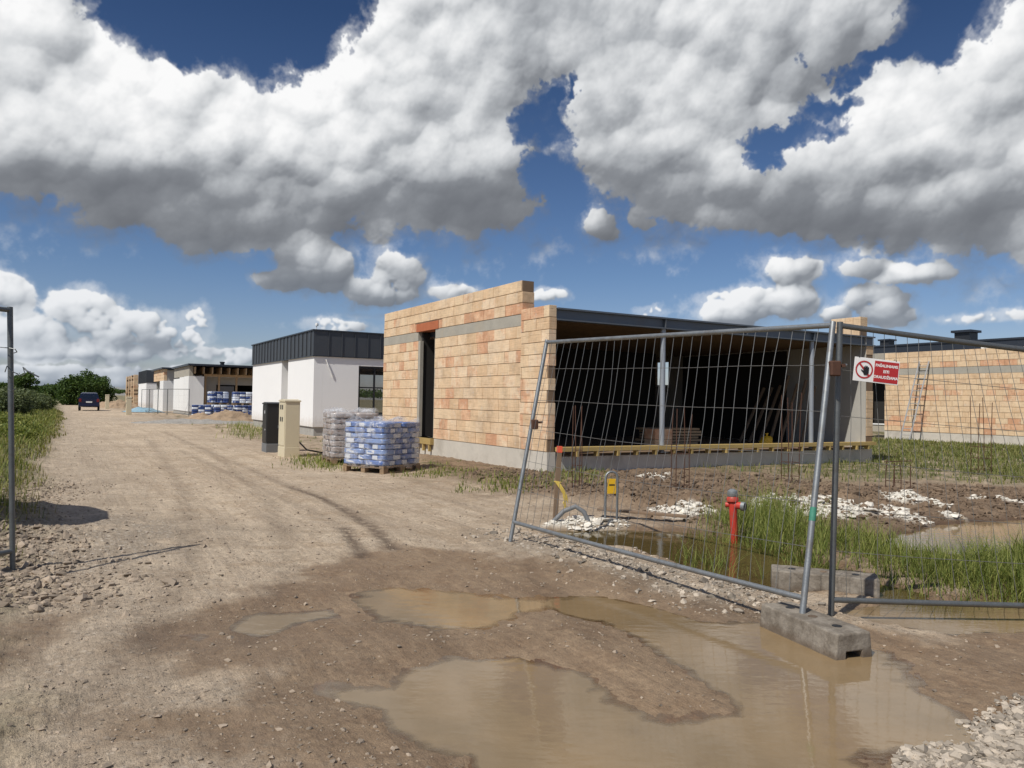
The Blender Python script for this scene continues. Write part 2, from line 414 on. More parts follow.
def render_coat():
    m, n, b = newmat('white_render'); co = coords(n); x, y, z = sep(n, co); k = noise(n, co, .7, 5, .6); k2 = noise(n, co, 6., 6, .65)
    c = vmath(n, 'SCALE', (.84, .84, .83), scale=1.+(k-.5)*.08); c = mix(n, (z+(k2-.5)*.9-.1).lin(.65, .30)*.40, c, (.50, .42, .33))
    c = mix(n, noise(n, comb(n, x*5., y*5., z*.25), 1., 5, .7).ss(.58, .78)*.10, c, (.45, .43, .40))
    put(n, b.inputs['Base Color'], c); b.inputs['Roughness'].default_value = .85; bump(n, b, noise(n, co, 120., 4, .6), .12, .004); return m
M['white'] = render_coat()
M['foam'] = plain('insulation_board', (.78, .78, .76), .8, 0, .05, 1., .06, rv=.05)
M['clad'] = plain('standing_seam_metal', (.075, .082, .092), .42, .35, .1, .8, .03, rv=.08)
M['fascia'] = plain('dark_fascia', (.035, .042, .055), .38, .2, .08, .5, .02)
M['steel'] = plain('blue_grey_steel', (.13, .15, .175), .45, .4, .1, 1.5, .04, stain=(.16, .13, .10), stain_amt=.25)
M['post_steel'] = plain('pale_steel', (.33, .36, .40), .45, .3, .08, 2, .03)
M['timber'] = plain('yellow_timber', (.42, .30, .11), .75, 0, .16, 5, .2, rv=.12)
M['rawwood'] = plain('raw_wood', (.40, .275, .155), .8, 0, .18, 6, .2, rv=.15)
M['oldwood'] = plain('weathered_wood', (.22, .15, .095), .85, 0, .22, 8, .3, rv=.15)
M['osb'] = plain('chipboard', (.48, .30, .15), .8, 0, .25, 12, .15, rv=.12)
M['deck'] = plain('ceiling_sheet', (.13, .085, .05), .6, .1, .14, 2, .05, rv=.1)
M['lintel'] = plain('terracotta', (.42, .13, .055), .85, 0, .18, 5, .2)
M['dark'] = plain('dark_interior', (.022, .020, .018), .9, 0, .1, 2, .1)  # near-black standing for shade indoors; also the wall of the dark house
M['frame'] = plain('anthracite_frame', (.03, .032, .036), .4, .2, .05, 3, 0)
M['red'] = plain('hydrant_red', (.50, .04, .025), .5, 0, .22, 9, .12, stain=(.22, .09, .05), stain_amt=.7)
M['cast'] = plain('cast_iron_cap', (.30, .32, .32), .5, .6, .2, 20, .2)
M['yellow'] = plain('yellow_plastic', (.75, .44, .02), .5, 0, .06, 9, 0)
M['ribbon'] = plain('yellow_cord', (.62, .46, .10), .7, 0, .15, 30, 0)
M['orange'] = plain('orange_paint', (.75, .11, .05), .7, 0, .1, 30, .1)
M['cabinet'] = plain('beige_plastic', (.62, .55, .39), .5, 0, .04, 3, .03, stain=(.45, .36, .24), stain_amt=.2)
M['blackbox'] = plain('black_plastic', (.022, .022, .023), .42, 0, .08, 3, .04)
M['greybase'] = plain('grey_plastic', (.16, .165, .17), .6, 0, .08, 3, .04)
M['palletwood'] = plain('pallet_wood', (.27, .185, .11), .85, 0, .2, 9, .25, rv=.2)
M['tarp'] = plain('pale_blue_sheet', (.27, .42, .50), .4, 0, .25, 6, .3, bscale=15, bdist=.03)
M['cable'] = plain('black_cable', (.02, .02, .022), .6, 0, .05, 5, 0)
M['sign_white'] = plain('sign_white', (.80, .79, .77), .5, 0, .04, 12, 0, stain=(.6, .55, .48), stain_amt=.25)
M['sign_red'] = plain('sign_red', (.42, .025, .028), .5, 0, .08, 12, 0)
M['sign_black'] = plain('sign_black', (.012, .012, .013), .5, 0, .05, 12, 0)
M['alu'] = plain('ladder_aluminium', (.55, .54, .51), .4, .5, .1, 9, 0)
M['carpaint'] = plain('dark_blue_paint', (.012, .018, .055), .25, .3, .05, 2, 0)
M['tyre'] = plain('tyre_rubber', (.015, .015, .015), .85, 0, .1, 9, .1)
M['lamp'] = plain('red_lamp', (.16, .012, .012), .25, 0, .05, 9, 0)
M['plate'] = plain('number_plate', (.75, .75, .72), .5, 0, .03, 9, 0)
M['bark'] = plain('bark', (.10, .075, .05), .9, 0, .25, 8, .4)
M['mudstone'] = plain('gravel_stone', (.30, .24, .18), .92, 0, .15, 20, .2, rv=.38)
M['whitestone'] = plain('pale_gravel', (.345, .295, .235), .92, 0, .2, 20, .2, rv=.5)
M['limestone'] = plain('lime_rubble', (.68, .635, .55), .95, 0, .12, 9, .3, rv=.18, stain=(.40, .31, .21), stain_amt=.35)
M['clod'] = plain('soil_clod', (.155, .108, .070), .95, 0, .25, 7, .5, rv=.3)
def glass():
    m, n, b = newmat('window_glass'); b.inputs['Alpha'].default_value = .35; b.inputs['Base Color'].default_value = (.02, .025, .03, 1); b.inputs['Roughness'].default_value = .04
    b.inputs['Specular IOR Level'].default_value = .8; return m
M['glass'] = glass()
def clay():                                        # hollow clay blocks: cream to orange, combed grooves
    m, n, b = newmat('clay_block'); co = coords(n); r0 = attr(n, 'rnd'); r = (r0+(noise(n, co, 1.7, 5, .6)-.5)*.55+(noise(n, co, 6.5, 4, .6)-.5)*.35).clamp()*.965
    c = ramp(n, r, [(0., (.64, .455, .28)), (.30, (.70, .53, .345)), (.52, (.61, .42, .25)), (.76, (.72, .56, .385)), (.85, (.66, .43, .265)), (.94, (.60, .345, .205)), (.985, (.52, .27, .15)), (1., (.36, .21, .125))])
    x, y, z = sep(n, co)
    streak = noise(n, comb(n, x*3., y*3., z*40.), 1., 4, .6); blot = noise(n, co, 2.1, 6, .62)
    c = vmath(n, 'SCALE', c, scale=1.04+(streak-.5)*.62+(blot-.5)*.62+(noise(n, comb(n, x*26., y*26., z*5.), 1., 3, .6)-.5)*.34)
    c = mix(n, noise(n, co, 1.3, 7, .70).ss(.52, .68)*.45, c, (.34, .24, .155))
    put(n, b.inputs['Base Color'], c); b.inputs['Roughness'].default_value = .92
    zl = (z-.46)*4.; fr = zl-zl.fn('FLOOR'); gro = (fr-.5).fn('ABSOLUTE').lin(.05, .0)*noise(n, comb(n, x*2., y*2., z*1.), 3., 3, .6).ss(.42, .58)
    sm = noise(n, co, 5., 6, .7).ss(.57, .66)*.5; c = mix(n, sm, c, (.60, .52, .42)); c = mix(n, gro*.4, c, (.30, .18, .10)); put(n, b.inputs['Base Color'], c)
    bump(n, b, noise(n, comb(n, x*9., y*9., z*60.), 1., 3, .6)-gro*.8, .4, .008); return m
M['clay'] = clay()
M['joint'] = plain('block_joint', (.20, .135, .085), .95, 0, .2, 6, .2)
def bagmat(name, c1, c2, label):                   # printed paper sacks
    m, n, b = newmat(name); co = coords(n); r = attr(n, 'rnd')
    c = mix(n, r, c1, c2); k = noise(n, co, 9., 4, .6)
    c = vmath(n, 'SCALE', c, scale=1.+(k-.5)*.3)
    put(n, b.inputs['Base Color'], c); b.inputs['Roughness'].default_value = .35; b.inputs['Coat Weight'].default_value = .5; b.inputs['Coat Roughness'].default_value = .18
    bump(n, b, noise(n, co, 14., 4, .6, dist=.6), .5, .02); return m
M['bluebag'] = bagmat('blue_sack', (.085, .155, .39), (.19, .29, .54), None)
M['whitebag'] = bagmat('white_sack_print', (.55, .58, .62), (.72, .74, .76), None)
M['brownbag'] = bagmat('brown_sack', (.24, .175, .145), (.42, .36, .32), None)
def bundle_mat():
    m, n, b = newmat('bundle_wrap'); co = coords(n); r = attr(n, 'rnd'); k = noise(n, co, 3.1, 5, .65, dist=.8)
    c = mix(n, (r*.62+k*.75).ss(.66, .72), (.045, .085, .26), (.60, .64, .70)); c = vmath(n, 'SCALE', c, scale=.7+r*.6)
    put(n, b.inputs['Base Color'], c); b.inputs['Roughness'].default_value = .35; bump(n, b, k, .5, .05); return m
M['bundle'] = bundle_mat()
def foot_mat():
    m, n, b = newmat('foot_concrete'); co = coords(n); x, y, z = sep(n, co); k = noise(n, co, 7., 6, .65); k2 = noise(n, co, 45., 5, .65)
    c = mix(n, k.ss(.36, .64), (.155, .13, .10), (.275, .24, .195)); c = mix(n, (z+(k-.5)*.12).lin(.075, .03)*.75, c, (.13, .095, .065))
    c = mix(n, noise(n, comb(n, x*5., y*5., z*1.5), 2., 6, .7).ss(.55, .68)*.6, c, (.13, .105, .08)); c = vmath(n, 'SCALE', c, scale=1.+(k2-.5)*.7)
    put(n, b.inputs['Base Color'], c); b.inputs['Roughness'].default_value = .85; bump(n, b, k2*.6+k*.6, .7, .012); return m
M['foot'] = foot_mat()
def film():                                        # stretch wrap: mostly clear with milky folds and glints
    m, n, b = newmat('stretch_film'); co = coords(n)
    k = noise(n, co, 5., 6, .65, dist=1.2); x, y, z = sep(n, co)
    st_ = noise(n, comb(n, x*4., y*4., z*14.), 1., 5, .65, dist=.7)
    b.inputs['Base Color'].default_value = (.72, .74, .78, 1); b.inputs['Roughness'].default_value = .22
    put(n, b.inputs['Alpha'], (k.ss(.40, .70)*.36+st_.ss(.50, .72)*.46+.07).clamp())
    bump(n, b, st_, .6, .03); return m
M['film'] = film()
def leaf(name, c1, c2, trans=.25):
    m, n, b = newmat(name); r = attr(n, 'rnd')
    c = mix(n, r, c1, c2); put(n, b.inputs['Base Color'], c); b.inputs['Roughness'].default_value = .6; b.inputs['Specular IOR Level'].default_value = .25
    t = n.nodes.new('ShaderNodeBsdfTranslucent'); put(n, t.inputs[0], vmath(n, 'MULTIPLY', c, (1.25, 1.3, .7)))
    s = n.nodes.new('ShaderNodeMixShader'); s.inputs[0].default_value = trans
    o = [q for q in n.nodes if q.type == 'OUTPUT_MATERIAL'][0]
    n.links.new(b.outputs[0], s.inputs[1]); n.links.new(t.outputs[0], s.inputs[2]); n.links.new(s.outputs[0], o.inputs[0]); return m
M['grass'] = leaf('grass_blade', (.085, .128, .024), (.30, .31, .085))
M['drygrass'] = leaf('dry_grass_blade', (.10, .13, .035), (.33, .28, .115))
M['lawn'] = leaf('lawn_blade', (.075, .11, .025), (.27, .26, .09))
M['leaf'] = leaf('bush_leaf', (.05, .085, .02), (.14, .18, .055))
M['greyleaf'] = leaf('grey_green_leaf', (.075, .10, .045), (.17, .20, .095))
M['treeleaf'] = leaf('tree_leaf', (.035, .072, .016), (.095, .145, .036))

# ground: colour masks come from the terrain, grain from noise
def ground_mat():
    m, n, b = newmat('ground'); co = coords(n)
    wet = attr(n, 'wet'); gr = attr(n, 'grass'); mud = attr(n, 'mud'); lime = attr(n, 'lime'); rub = attr(n, 'rubble'); trk = attr(n, 'track')
    big = noise(n, co, .35, 6, .6); mid = noise(n, co, 2.3, 7, .66); fine = noise(n, co, 22., 6, .7); grain = noise(n, co, 110., 3, .7)
    c = mix(n, big.ss(.35, .65), (.41, .325, .236), (.505, .408, .298))
    c = mix(n, mid.ss(.46, .64)*.7, c, (.36, .265, .175)); c = mix(n, noise(n, co, 9., 6, .7).ss(.52, .62)*.5, c, (.30, .22, .15))
    c = mix(n, noise(n, co, 6.5, 8, .72).ss(.50, .66)*.55, c, (.66, .54, .39))
    # embedded stones
    v = voro(n, vmath(n, 'ADD', co, vmath(n, 'SCALE', comb(n, fine, grain, 0.), scale=.05)), 26.); vc = voro(n, co, 26., out='Color')
    st_ = (1.-v.ss(.10, .30))*sep(n, vc)[0].ss(.62, .75)
    c = mix(n, st_*.55, c, (.52, .45, .36))
    v2 = voro(n, co, 75.); c = mix(n, (1.-v2.ss(.15, .45))*sep(n, voro(n, co, 75., out='Color'))[1].ss(.5, .6)*.45, c, (.27, .21, .15))
    x, y, z = sep(n, co); ss_ = x*float(D2[0])+y*float(D2[1]); tt_ = x*float(D1[0])+y*float(D1[1])
    rut = noise(n, comb(n, ss_*2.6, tt_*.16, 0.), 1., 6, .62, dist=.5); rut2 = noise(n, comb(n, ss_*11., tt_*.9, 3.), 1., 4, .6, dist=.7)
    c = mix(n, rut.ss(.50, .64)*.42, c, (.30, .225, .155)); c = mix(n, rut2.ss(.52, .66)*.32, c, (.60, .48, .345))
    rc = mix(n, (1.-voro(n, co, 17.).ss(.12, .42)), (.28, .23, .175), (.46, .41, .34))
    c = mix(n, noise(n, co, .8, 6, .62).ss(.45, .68)*.45, c, (.31, .235, .16)); c = mix(n, rub*mid.ss(.3, .55)*.8, c, rc)
    c = vmath(n, 'SCALE', c, scale=1.13+(fine-.5)*1.0+(grain-.5)*.9)
    mc = mix(n, mid.ss(.38, .62), (.145, .092, .054), (.235, .160, .100)); mc = mix(n, fine.ss(.5, .7)*.6, mc, (.31, .22, .14))
    c = mix(n, mud, c, mc)
    gc = mix(n, mid.ss(.4, .62), (.085, .095, .03), (.20, .165, .085))
    c = mix(n, (gr+(fine-.5)*.9*gr).clamp(), c, gc)
    c = mix(n, (lime*(.8+fine*.6)).clamp(), c, (.74, .70, .61))
    c = mix(n, trk*.85, c, (.14, .10, .068))
    wetf = (wet+((mid-.5)*1.5+(fine-.5)*.9)*(wet*(1.-wet)*4.)*.5).ss(.22, .76)
    wc = vmath(n, 'SCALE', vmath(n, 'MULTIPLY', c, (.50, .435, .37)), scale=1.)
    c = mix(n, wetf, c, wc)
    put(n, b.inputs['Base Color'], c); put(n, b.inputs['Roughness'], (.95-wetf*.38+(grain-.5)*.2).clamp()); b.inputs['Specular IOR Level'].default_value = .4
    h = rut*1.3+rut2*.5+fine*.75+grain*.42+(1.-v.ss(.05, .35))*.3+mid*.6
    u = n.nodes.new('ShaderNodeBump'); u.inputs['Distance'].default_value = .035; put(n, u.inputs['Strength'], (.85-wetf*.25).clamp())
    put(n, u.inputs['Height'], h); n.links.new(u.outputs[0], b.inputs['Normal']); return m
M['ground'] = ground_mat()
def water_mat():                                   # silty rain water
    m, n, b = newmat('muddy_water'); co = coords(n); x, y, z = sep(n, co)
    k = noise(n, co, .9, 5, .6); k2 = noise(n, co, 4., 5, .65)
    c = mix(n, k.ss(.35, .65), (.205, .145, .078), (.265, .185, .100))
    c = mix(n, k2.ss(.55, .75)*.35, c, (.16, .105, .058))
    c = mix(n, attr(n, 'clear'), c, (.10, .072, .028))
    put(n, b.inputs['Base Color'], c); b.inputs['Roughness'].default_value = .045; b.inputs['IOR'].default_value = 1.333
    dep = attr(n, 'depth'); sh = (dep+(k2-.5)*.016).lin(.0, .0065)
    tr = n.nodes.new('ShaderNodeBsdfTransparent'); tr.inputs[0].default_value = (.80, .72, .62, 1)
    gl = n.nodes.new('ShaderNodeBsdfGlossy'); gl.inputs['Roughness'].default_value = .05
    fr = n.nodes.new('ShaderNodeFresnel'); fr.inputs[0].default_value = 1.333
    film_ = n.nodes.new('ShaderNodeMixShader'); n.links.new(fr.outputs[0], film_.inputs[0]); n.links.new(tr.outputs[0], film_.inputs[1]); n.links.new(gl.outputs[0], film_.inputs[2])
    mx = n.nodes.new('ShaderNodeMixShader'); put(n, mx.inputs[0], sh); n.links.new(film_.outputs[0], mx.inputs[1]); n.links.new(b.outputs[0], mx.inputs[2])
    o_ = [q for q in n.nodes if q.type == 'OUTPUT_MATERIAL'][0]; n.links.new(mx.outputs[0], o_.inputs[0])
    rip = noise(n, co, 14., 3, .5)*.6+noise(n, comb(n, x*3., y*9., 0.), 1.6, 3, .5)
    bump(n, b, rip, .055, .02); n.links.new([q for q in n.nodes if q.type == 'BUMP'][0].outputs[0], gl.inputs['Normal']); return m
M['water'] = water_mat()
# ------------------------------------------------------------------ terrain: one sheet out to the horizon
def G(lst, z=0.): return [gnd(px, py, z) for px, py in lst]
WZ = -.03                                          # level of the standing water
POOLS = [([(365,592),(395,588),(440,589),(490,592),(530,598),(550,604),(547,613),(520,621),(470,628),(425,627),(392,618),(372,606)], .11),
         ([(546,602),(600,604),(660,612),(700,622),(770,622),(830,640),(880,652),(925,682),(950,712),(940,735),(890,752),(870,790),(500,800),(480,756),(440,738),(398,730),(384,716),(336,704),(296,690),(330,680),(385,684),(404,668),(454,664),(512,660),(552,666),(586,678),(598,696),(620,712),(655,721),(700,718),(716,712),(722,700),(700,680),(668,658),(640,640),(610,626),(560,613)], .12),
         ([(222,628),(245,616),(290,612),(330,610),(335,618),(300,626),(262,634),(232,634)], .05),
         ([(188,636),(205,633),(214,637),(200,640)], .04)]
DITCH = [([(556,531),(610,529),(660,531),(700,534),(745,540),(800,556),(850,575),(900,588),(935,596),(935,606),(880,600),(830,592),(778,592),(738,580),(692,567),(636,549),(560,539)], .32),
         ([(868,537),(895,538),(935,525),(980,522),(1030,519),(1100,518),(1100,552),(1024,550),(970,557),(910,553),(880,545)], .30),
         ([(838,613),(880,604),(930,601),(1100,600),(1100,636),(1024,632),(950,634),(900,624),(868,620)], .14)]
ph = np.concatenate([np.linspace(-78, -43, 60)[:-1], np.linspace(-43, 43, 900), np.linspace(43, 78, 60)[1:]])
rr = np.concatenate([1.1*np.exp(np.arange(0, 590)*.0056), []])
rr = np.concatenate([rr, rr[-1]*np.exp(np.arange(1, 175)*.029)])
OY = -.6
tt, r2 = np.meshgrid(np.radians(ph), rr); GXm = r2*np.sin(tt); GYm = OY+r2*np.cos(tt)
def terrain(x, y):
    """height and colour masks of the ground at x, y"""
    s, t = st(x, y); dist = np.hypot(x, y)
    n1 = fbm(x, y, 5, .55, .55); n2 = fbm(x+31, y+7, 6, .6, 2.2); n3 = fbm(x+5, y+77, 4, .6, 9.)
    near = 1-sstep(25, 60, dist)
    h = .012*n1+.012*n2+.008*n3*near+.006*near*np.abs(fbm(x+51, y+3, 4, .6, 4.))
    edge = -8.35+.45*sstep(3, 30, t)+.5*fbm(s*0+3.1, t, 4, .6, .25)+.3*n2
    verge = sstep(0, 1.2, edge-s)
    h = h+verge*(.14+.16*sstep(0, 4, edge-s)+.06*n2+.10*n1)
    h = h-.35*sstep(5, 9, edge-s)*(1-sstep(11, 18, edge-s))+.9*sstep(14, 60, edge-s)
    # heap of stones at the left gate post
    lp = gnd(25, 540, .05); rubble = np.exp(-(((x-lp[0]+.3)/1.5)**2+((y-lp[1]-.2)/1.3)**2))
    h = h+.10*rubble+.05*rubble*np.abs(n3)
    # churned plot inside the fence
    f0, f1 = np.array([.01, 7.85]), np.array([1.95, 5.05]); fn = np.array([f0[1]-f1[1], f1[0]-f0[0]]); fn /= np.hypot(*fn)
    q = (x-f0[0])*fn[0]+(y-f0[1])*fn[1]                     # distance behind the fence line
    al_ = ((x-f0[0])*(f1-f0)[0]+(y-f0[1])*(f1-f0)[1])/np.hypot(*(f1-f0))
    site = sstep(.1, .9, q)*sstep(-1.4, -.2, 12.5-0*y-(-1)*0+al_*0+1.0)*sstep(-1.5, .2, s+1.6+.5*n1)
    site = site*sstep(-.5, .6, x+.15*y-.4)
    lump = np.abs(fbm(x+3, y+2, 6, .6, 1.3)); lump2 = np.abs(fbm(x+13, y+2, 4, .6, 5.))
    tex = site*(1-sstep(14, 26, dist))
    h = h+tex*(.03+.15*lump*sstep(8.6, 10.5, y)+.06*lump2)
    rid = [gnd(540, 497, .1), gnd(620, 500, .1), gnd(700, 502, .1), gnd(790, 496, .1), gnd(900, 497, .1)]
    h = h+np.exp(-(np.minimum(np.abs(polysd(x, y, rid+[(p[0], p[1]+.05, 0) for p in rid[::-1]])), 9)/.55)**2)*(.10+.15*lump)*site
    berm = np.exp(-((q-.10-.1*n2)/.32)**2)*sstep(-.3, .4, al_)*(1-sstep(3.2, 3.9, al_))
    h = h+berm*(.05+.03*np.abs(n3))
    # hollows with water
    wet = np.zeros_like(h); jit = .09*n2+.05*n3+.10*n1
    for poly, dep in POOLS:
        sd = polysd(x, y, G(poly, WZ))+jit*np.clip(dep/.11, .35, 1)
        h = np.minimum(h, np.maximum(WZ+.085*sd, WZ-dep)+.004*n3); wet = np.maximum(wet, 1-sstep(.05, .75, sd+.20*n1+.10*n2))
    for poly, dep in DITCH:
        sd = polysd(x, y, G(poly, WZ))+jit
        h = np.minimum(h, np.maximum(WZ+.30*sd, WZ-dep)); wet = np.maximum(wet, (1-sstep(.0, .30, sd+.1*n2))*.8)
    inpool = np.minimum.reduce([polysd(x, y, G(p, WZ)) for p, _ in POOLS+DITCH])
    lowest = np.where(inpool > .25, WZ+.012, -9); h = np.maximum(h, lowest)
    # damp ground around the puddles
    damp = [(310,585),(345,560),(400,545),(470,545),(520,560),(600,575),(680,600),(760,605),(900,640),(960,632),(1030,618),(1130,622),(1130,700),(1000,735),(960,760),(1010,800),(300,800),(200,745),(100,745),(130,715),(230,690),(150,665),(200,610)]
    sd = polysd(x, y, G(damp)); wet = np.maximum(wet, (1-sstep(-.35, .5, sd+.55*n1+.30*n2))*.80)
    sd = polysd(x, y, G([(-60,640),(40,618),(95,612),(70,640),(0,665),(-60,690)])); wet = np.maximum(wet, (1-sstep(-.2, .35, sd+.3*n1+.2*n2))*.6)
    trk = np.zeros_like(h)
    for ln, w, stg in (([(394,549),(372,528),(345,510),(318,496),(290,487)], .09, 1.), ([(362,556),(352,540),(344,528)], .085, 1.), ([(290,487),(250,468),(205,450),(165,432)], .10, .45), ([(344,528),(300,505),(240,478),(180,450)], .10, .40), ([(70,720),(150,640),(190,560),(185,490),(150,440)], .13, .38), ([(250,640),(290,560),(270,500),(215,455)], .12, .35), ([(420,600),(455,660),(430,740)], .09, .4), ([(600,640),(560,600),(520,560),(470,530)], .11, .35)):
        P = G(ln); sd = np.abs(polysd(x, y, P+[(p[0]+.01, p[1], 0) for p in P[::-1]]))
        k = np.exp(-(sd/w)**2)*sstep(-.6, .1, n3); trk = np.maximum(trk, k*stg)
    h = h-.012*trk
    rutn = fbm(s*1.3, t*.12, 4, .6); h = h+.022*rutn*near*(1-verge)
    # wheel lines along the street
    ws = s+.4*fbm(t*0+8, t, 3, .5, .12)
    for c0 in (-6.6, -4.9, -3.5): h = h-.012*np.exp(-((ws-c0)/.22)**2)*near
    # white lime spill
    lime = np.zeros_like(h)
    for ln, w in (([(545,521),(580,515),(620,520),(600,524)], .16), ([(655,512),(690,508),(712,512),(680,517)], .18), ([(757,506),(830,503),(905,512),(925,519),(850,516),(770,516)], .20),
                  ([(880,500),(935,505),(950,508),(890,504)], .10), ([(960,498),(1030,503),(1060,506),(1000,502)], .12), ([(640,476),(665,473),(660,480)], .15), ([(940,513),(960,514),(945,516)], .06)):
        sd = polysd(x, y, G(ln, .06)); lime = np.maximum(lime, 1-sstep(-.05, w, sd+.22*n2+.12*n3))
    h = h+.05*lime*np.abs(n3)+.03*lime
    # masks
    mud = np.maximum(site*sstep(-.9, .1, .55-.6*n1-(s-9)*.02)*.92, .0)
    mud = mud*(1-.75*sstep(13.2, 15.5, y+1.5*n1)*sstep(3, 9, x))
    foot = sstep(-4.2, -2.0, s+.9*n1)*(1-sstep(-.4, .4, s))*sstep(-9, -4, t)*.55; mud = np.maximum(mud, foot*sstep(-.3, .5, n2+.2))
    grass = verge*sstep(-.55, .15, n2*.9+n1*.6+.15+.35*sstep(0, 3, edge-s))
    grass = np.maximum(grass, site*sstep(13.5, 17, y+1.2*n1)*sstep(-.2, .4, n2+n1*.5+.2)*sstep(2.5, 7, x))
    grass = np.maximum(grass, sstep(9.8, 11.0, s)*sstep(-3, 3, t)*.7*sstep(-.4, .3, n2+.2))
    grass = np.maximum(grass, sstep(-3.2, -1.2, s+.7*n1)*(1-sstep(-.4, -.1, s))*sstep(-.05, .45, n2+.25*n1)*sstep(-3.5, -1, t)*.8)
    grass = np.maximum(grass, sstep(60, 140, dist)*sstep(2, 6, np.abs(s+6))*.8)
    rubm = np.clip(rubble*1.5+berm*1.4+sstep(.2, .7, n1)*.35+.5*sstep(-2, -.5, -np.abs(s+9.2)+.6)*(1-grass), 0, 1)*(1-mud)
    rb2 = gnd(196, 420); rubm = np.maximum(rubm, np.exp(-(((x-rb2[0])/6)**2+((y-rb2[1])/3.5)**2)))
    return h, dict(wet=np.clip(wet, 0, 1), grass=np.clip(grass, 0, 1), mud=np.clip(mud, 0, 1), lime=lime, rubble=np.clip(rubm, 0, 1), track=trk), inpool
GH, GM, _ = terrain(GXm, GYm)
nr, nc = GXm.shape
idx = np.arange(nr*nc).reshape(nr, nc)
quads = np.stack([idx[:-1, :-1], idx[:-1, 1:], idx[1:, 1:], idx[1:, :-1]], -1).reshape(-1, 4)
ground = np_mesh('ground', np.stack([GXm, GYm, GH], -1).reshape(-1, 3), quads[:, ::-1], M['ground'], {k: v for k, v in GM.items()}, smooth=True)
tag(ground, kind='structure')
def hz(x, y):
    return float(terrain(np.array([x], float), np.array([y], float))[0][0])
def hzs(x, y): return terrain(np.asarray(x, float), np.asarray(y, float))

# water surface: a grid over the low ground, the terrain gives it its shore
wx, wy = np.meshgrid(np.arange(-4.0, 17, .07), np.arange(1.6, 14, .07))
wh, _, wsd = terrain(wx, wy)
wi = np.arange(wx.size).reshape(wx.shape)
wq = np.stack([wi[:-1, :-1], wi[:-1, 1:], wi[1:, 1:], wi[1:, :-1]], -1).reshape(-1, 4)
wmin = np.minimum.reduce([wsd[:-1, :-1], wsd[:-1, 1:], wsd[1:, 1:], wsd[1:, :-1]]).ravel()
wq = wq[wmin < .16]
cl = np.zeros_like(wx)
for poly, dep in DITCH[:1]: cl = np.maximum(cl, 1-sstep(-.1, .5, polysd(wx, wy, G(poly, WZ))))
water = np_mesh('water', np.stack([wx, wy, np.full_like(wx, WZ)], -1).reshape(-1, 3), wq, M['water'], {'clear': cl, 'depth': np.maximum(WZ-wh, 0)}, smooth=True)
tag(water, kind='structure')

# loose stones: one mesh per kind, nobody could count them
ICO = bmesh.new(); bmesh.ops.create_icosphere(ICO, subdivisions=1, radius=1)
IV = np.array([v.co[:] for v in ICO.verts]); ICO.verts.index_update(); IF = np.array([[v.index for v in f.verts] for f in ICO.faces]); ICO.free()
def stones(name, x, y, z, r, mat, flat=.7, parent=None, seed=1, rough=.38):
    g = np.random.default_rng(seed); n = len(x)
    if n == 0: return None
    V_ = IV[None]*(1+g.normal(0, rough, (n, len(IV), 1)).clip(-.5, .6))
    V_ = V_*g.uniform(.65, 1.25, (n, 1, 3)); V_[..., 2] *= flat
    a = g.uniform(0, 6.28, n); c, s = np.cos(a)[:, None], np.sin(a)[:, None]
    X = V_[..., 0]*c-V_[..., 1]*s; Y = V_[..., 0]*s+V_[..., 1]*c
    P = np.stack([X*r[:, None]+x[:, None], Y*r[:, None]+y[:, None], V_[..., 2]*r[:, None]+z[:, None]], -1)
    Fc = (IF[None]+(np.arange(n)*len(IV))[:, None, None]).reshape(-1, 3)
    rnd = np.repeat(g.random(n), len(IF))
    return np_mesh(name, P.reshape(-1, 3), Fc, mat, None, False, {'rnd': rnd}, parent)
def scatter(n, seed, r0=2.0, r1=45., a0=-40, a1=40):
    g = np.random.default_rng(seed); a = np.radians(g.uniform(a0, a1, n)); r = r0*np.exp(g.random(n)**.8*math.log(r1/r0))
    return r*np.sin(a), r*np.cos(a), g
x, y, g = scatter(46000, 3)
h, mk, ip = hzs(x, y)
keep = (g.random(len(x)) < (.34+.5*mk['rubble'])*(.4+.6*(fbm(x, y, 4, .6, .8) > -.1))*(1-.8*mk['grass'])*(1-.9*mk['mud'])) & (h > WZ+.004)
x, y, h = x[keep], y[keep], h[keep]
d = np.hypot(x, y); r = g.lognormal(-5.15, .48, len(x)).clip(0, .017)*(1+.02*d)
tag(stones('loose_gravel', x, y, h+r*.12, np.minimum(r, .04), M['mudstone'], seed=4), kind='stuff')
# rubble along the fence, at the left gate post and in the corner
def along(ln, n, w, seed):
    g = np.random.default_rng(seed); P = np.array(G(ln))[:, :2]; k = g.random(n)*(len(P)-1); i = k.astype(int); f = (k-i)[:, None]
    q = P[i]*(1-f)+P[i+1]*f+g.normal(0, w, (n, 2)); return q[:, 0], q[:, 1], g
x, y, g = along([(505,532),(545,541),(600,556),(660,577),(720,592),(770,602)], 1500, .28, 8); h, mk, ip = hzs(x, y)
k = h > WZ+.01; r = g.lognormal(-4.6, .6, len(x)).clip(.004, .045)
tag(stones('fence_rubble', x[k], y[k], h[k]+r[k]*.15, r[k], M['whitestone'], seed=9), kind='stuff')
x, y, g = along([(-60,560),(0,545),(40,560),(55,592),(0,600),(-60,560),(20,505),(60,485)], 4600, .33, 18); h, mk, ip = hzs(x, y)
r = g.lognormal(-4.55, .6, len(x)).clip(.005, .06)
tag(stones('stone_heap', x, y, h+r*.18, r, M['mudstone'], seed=19), kind='stuff')
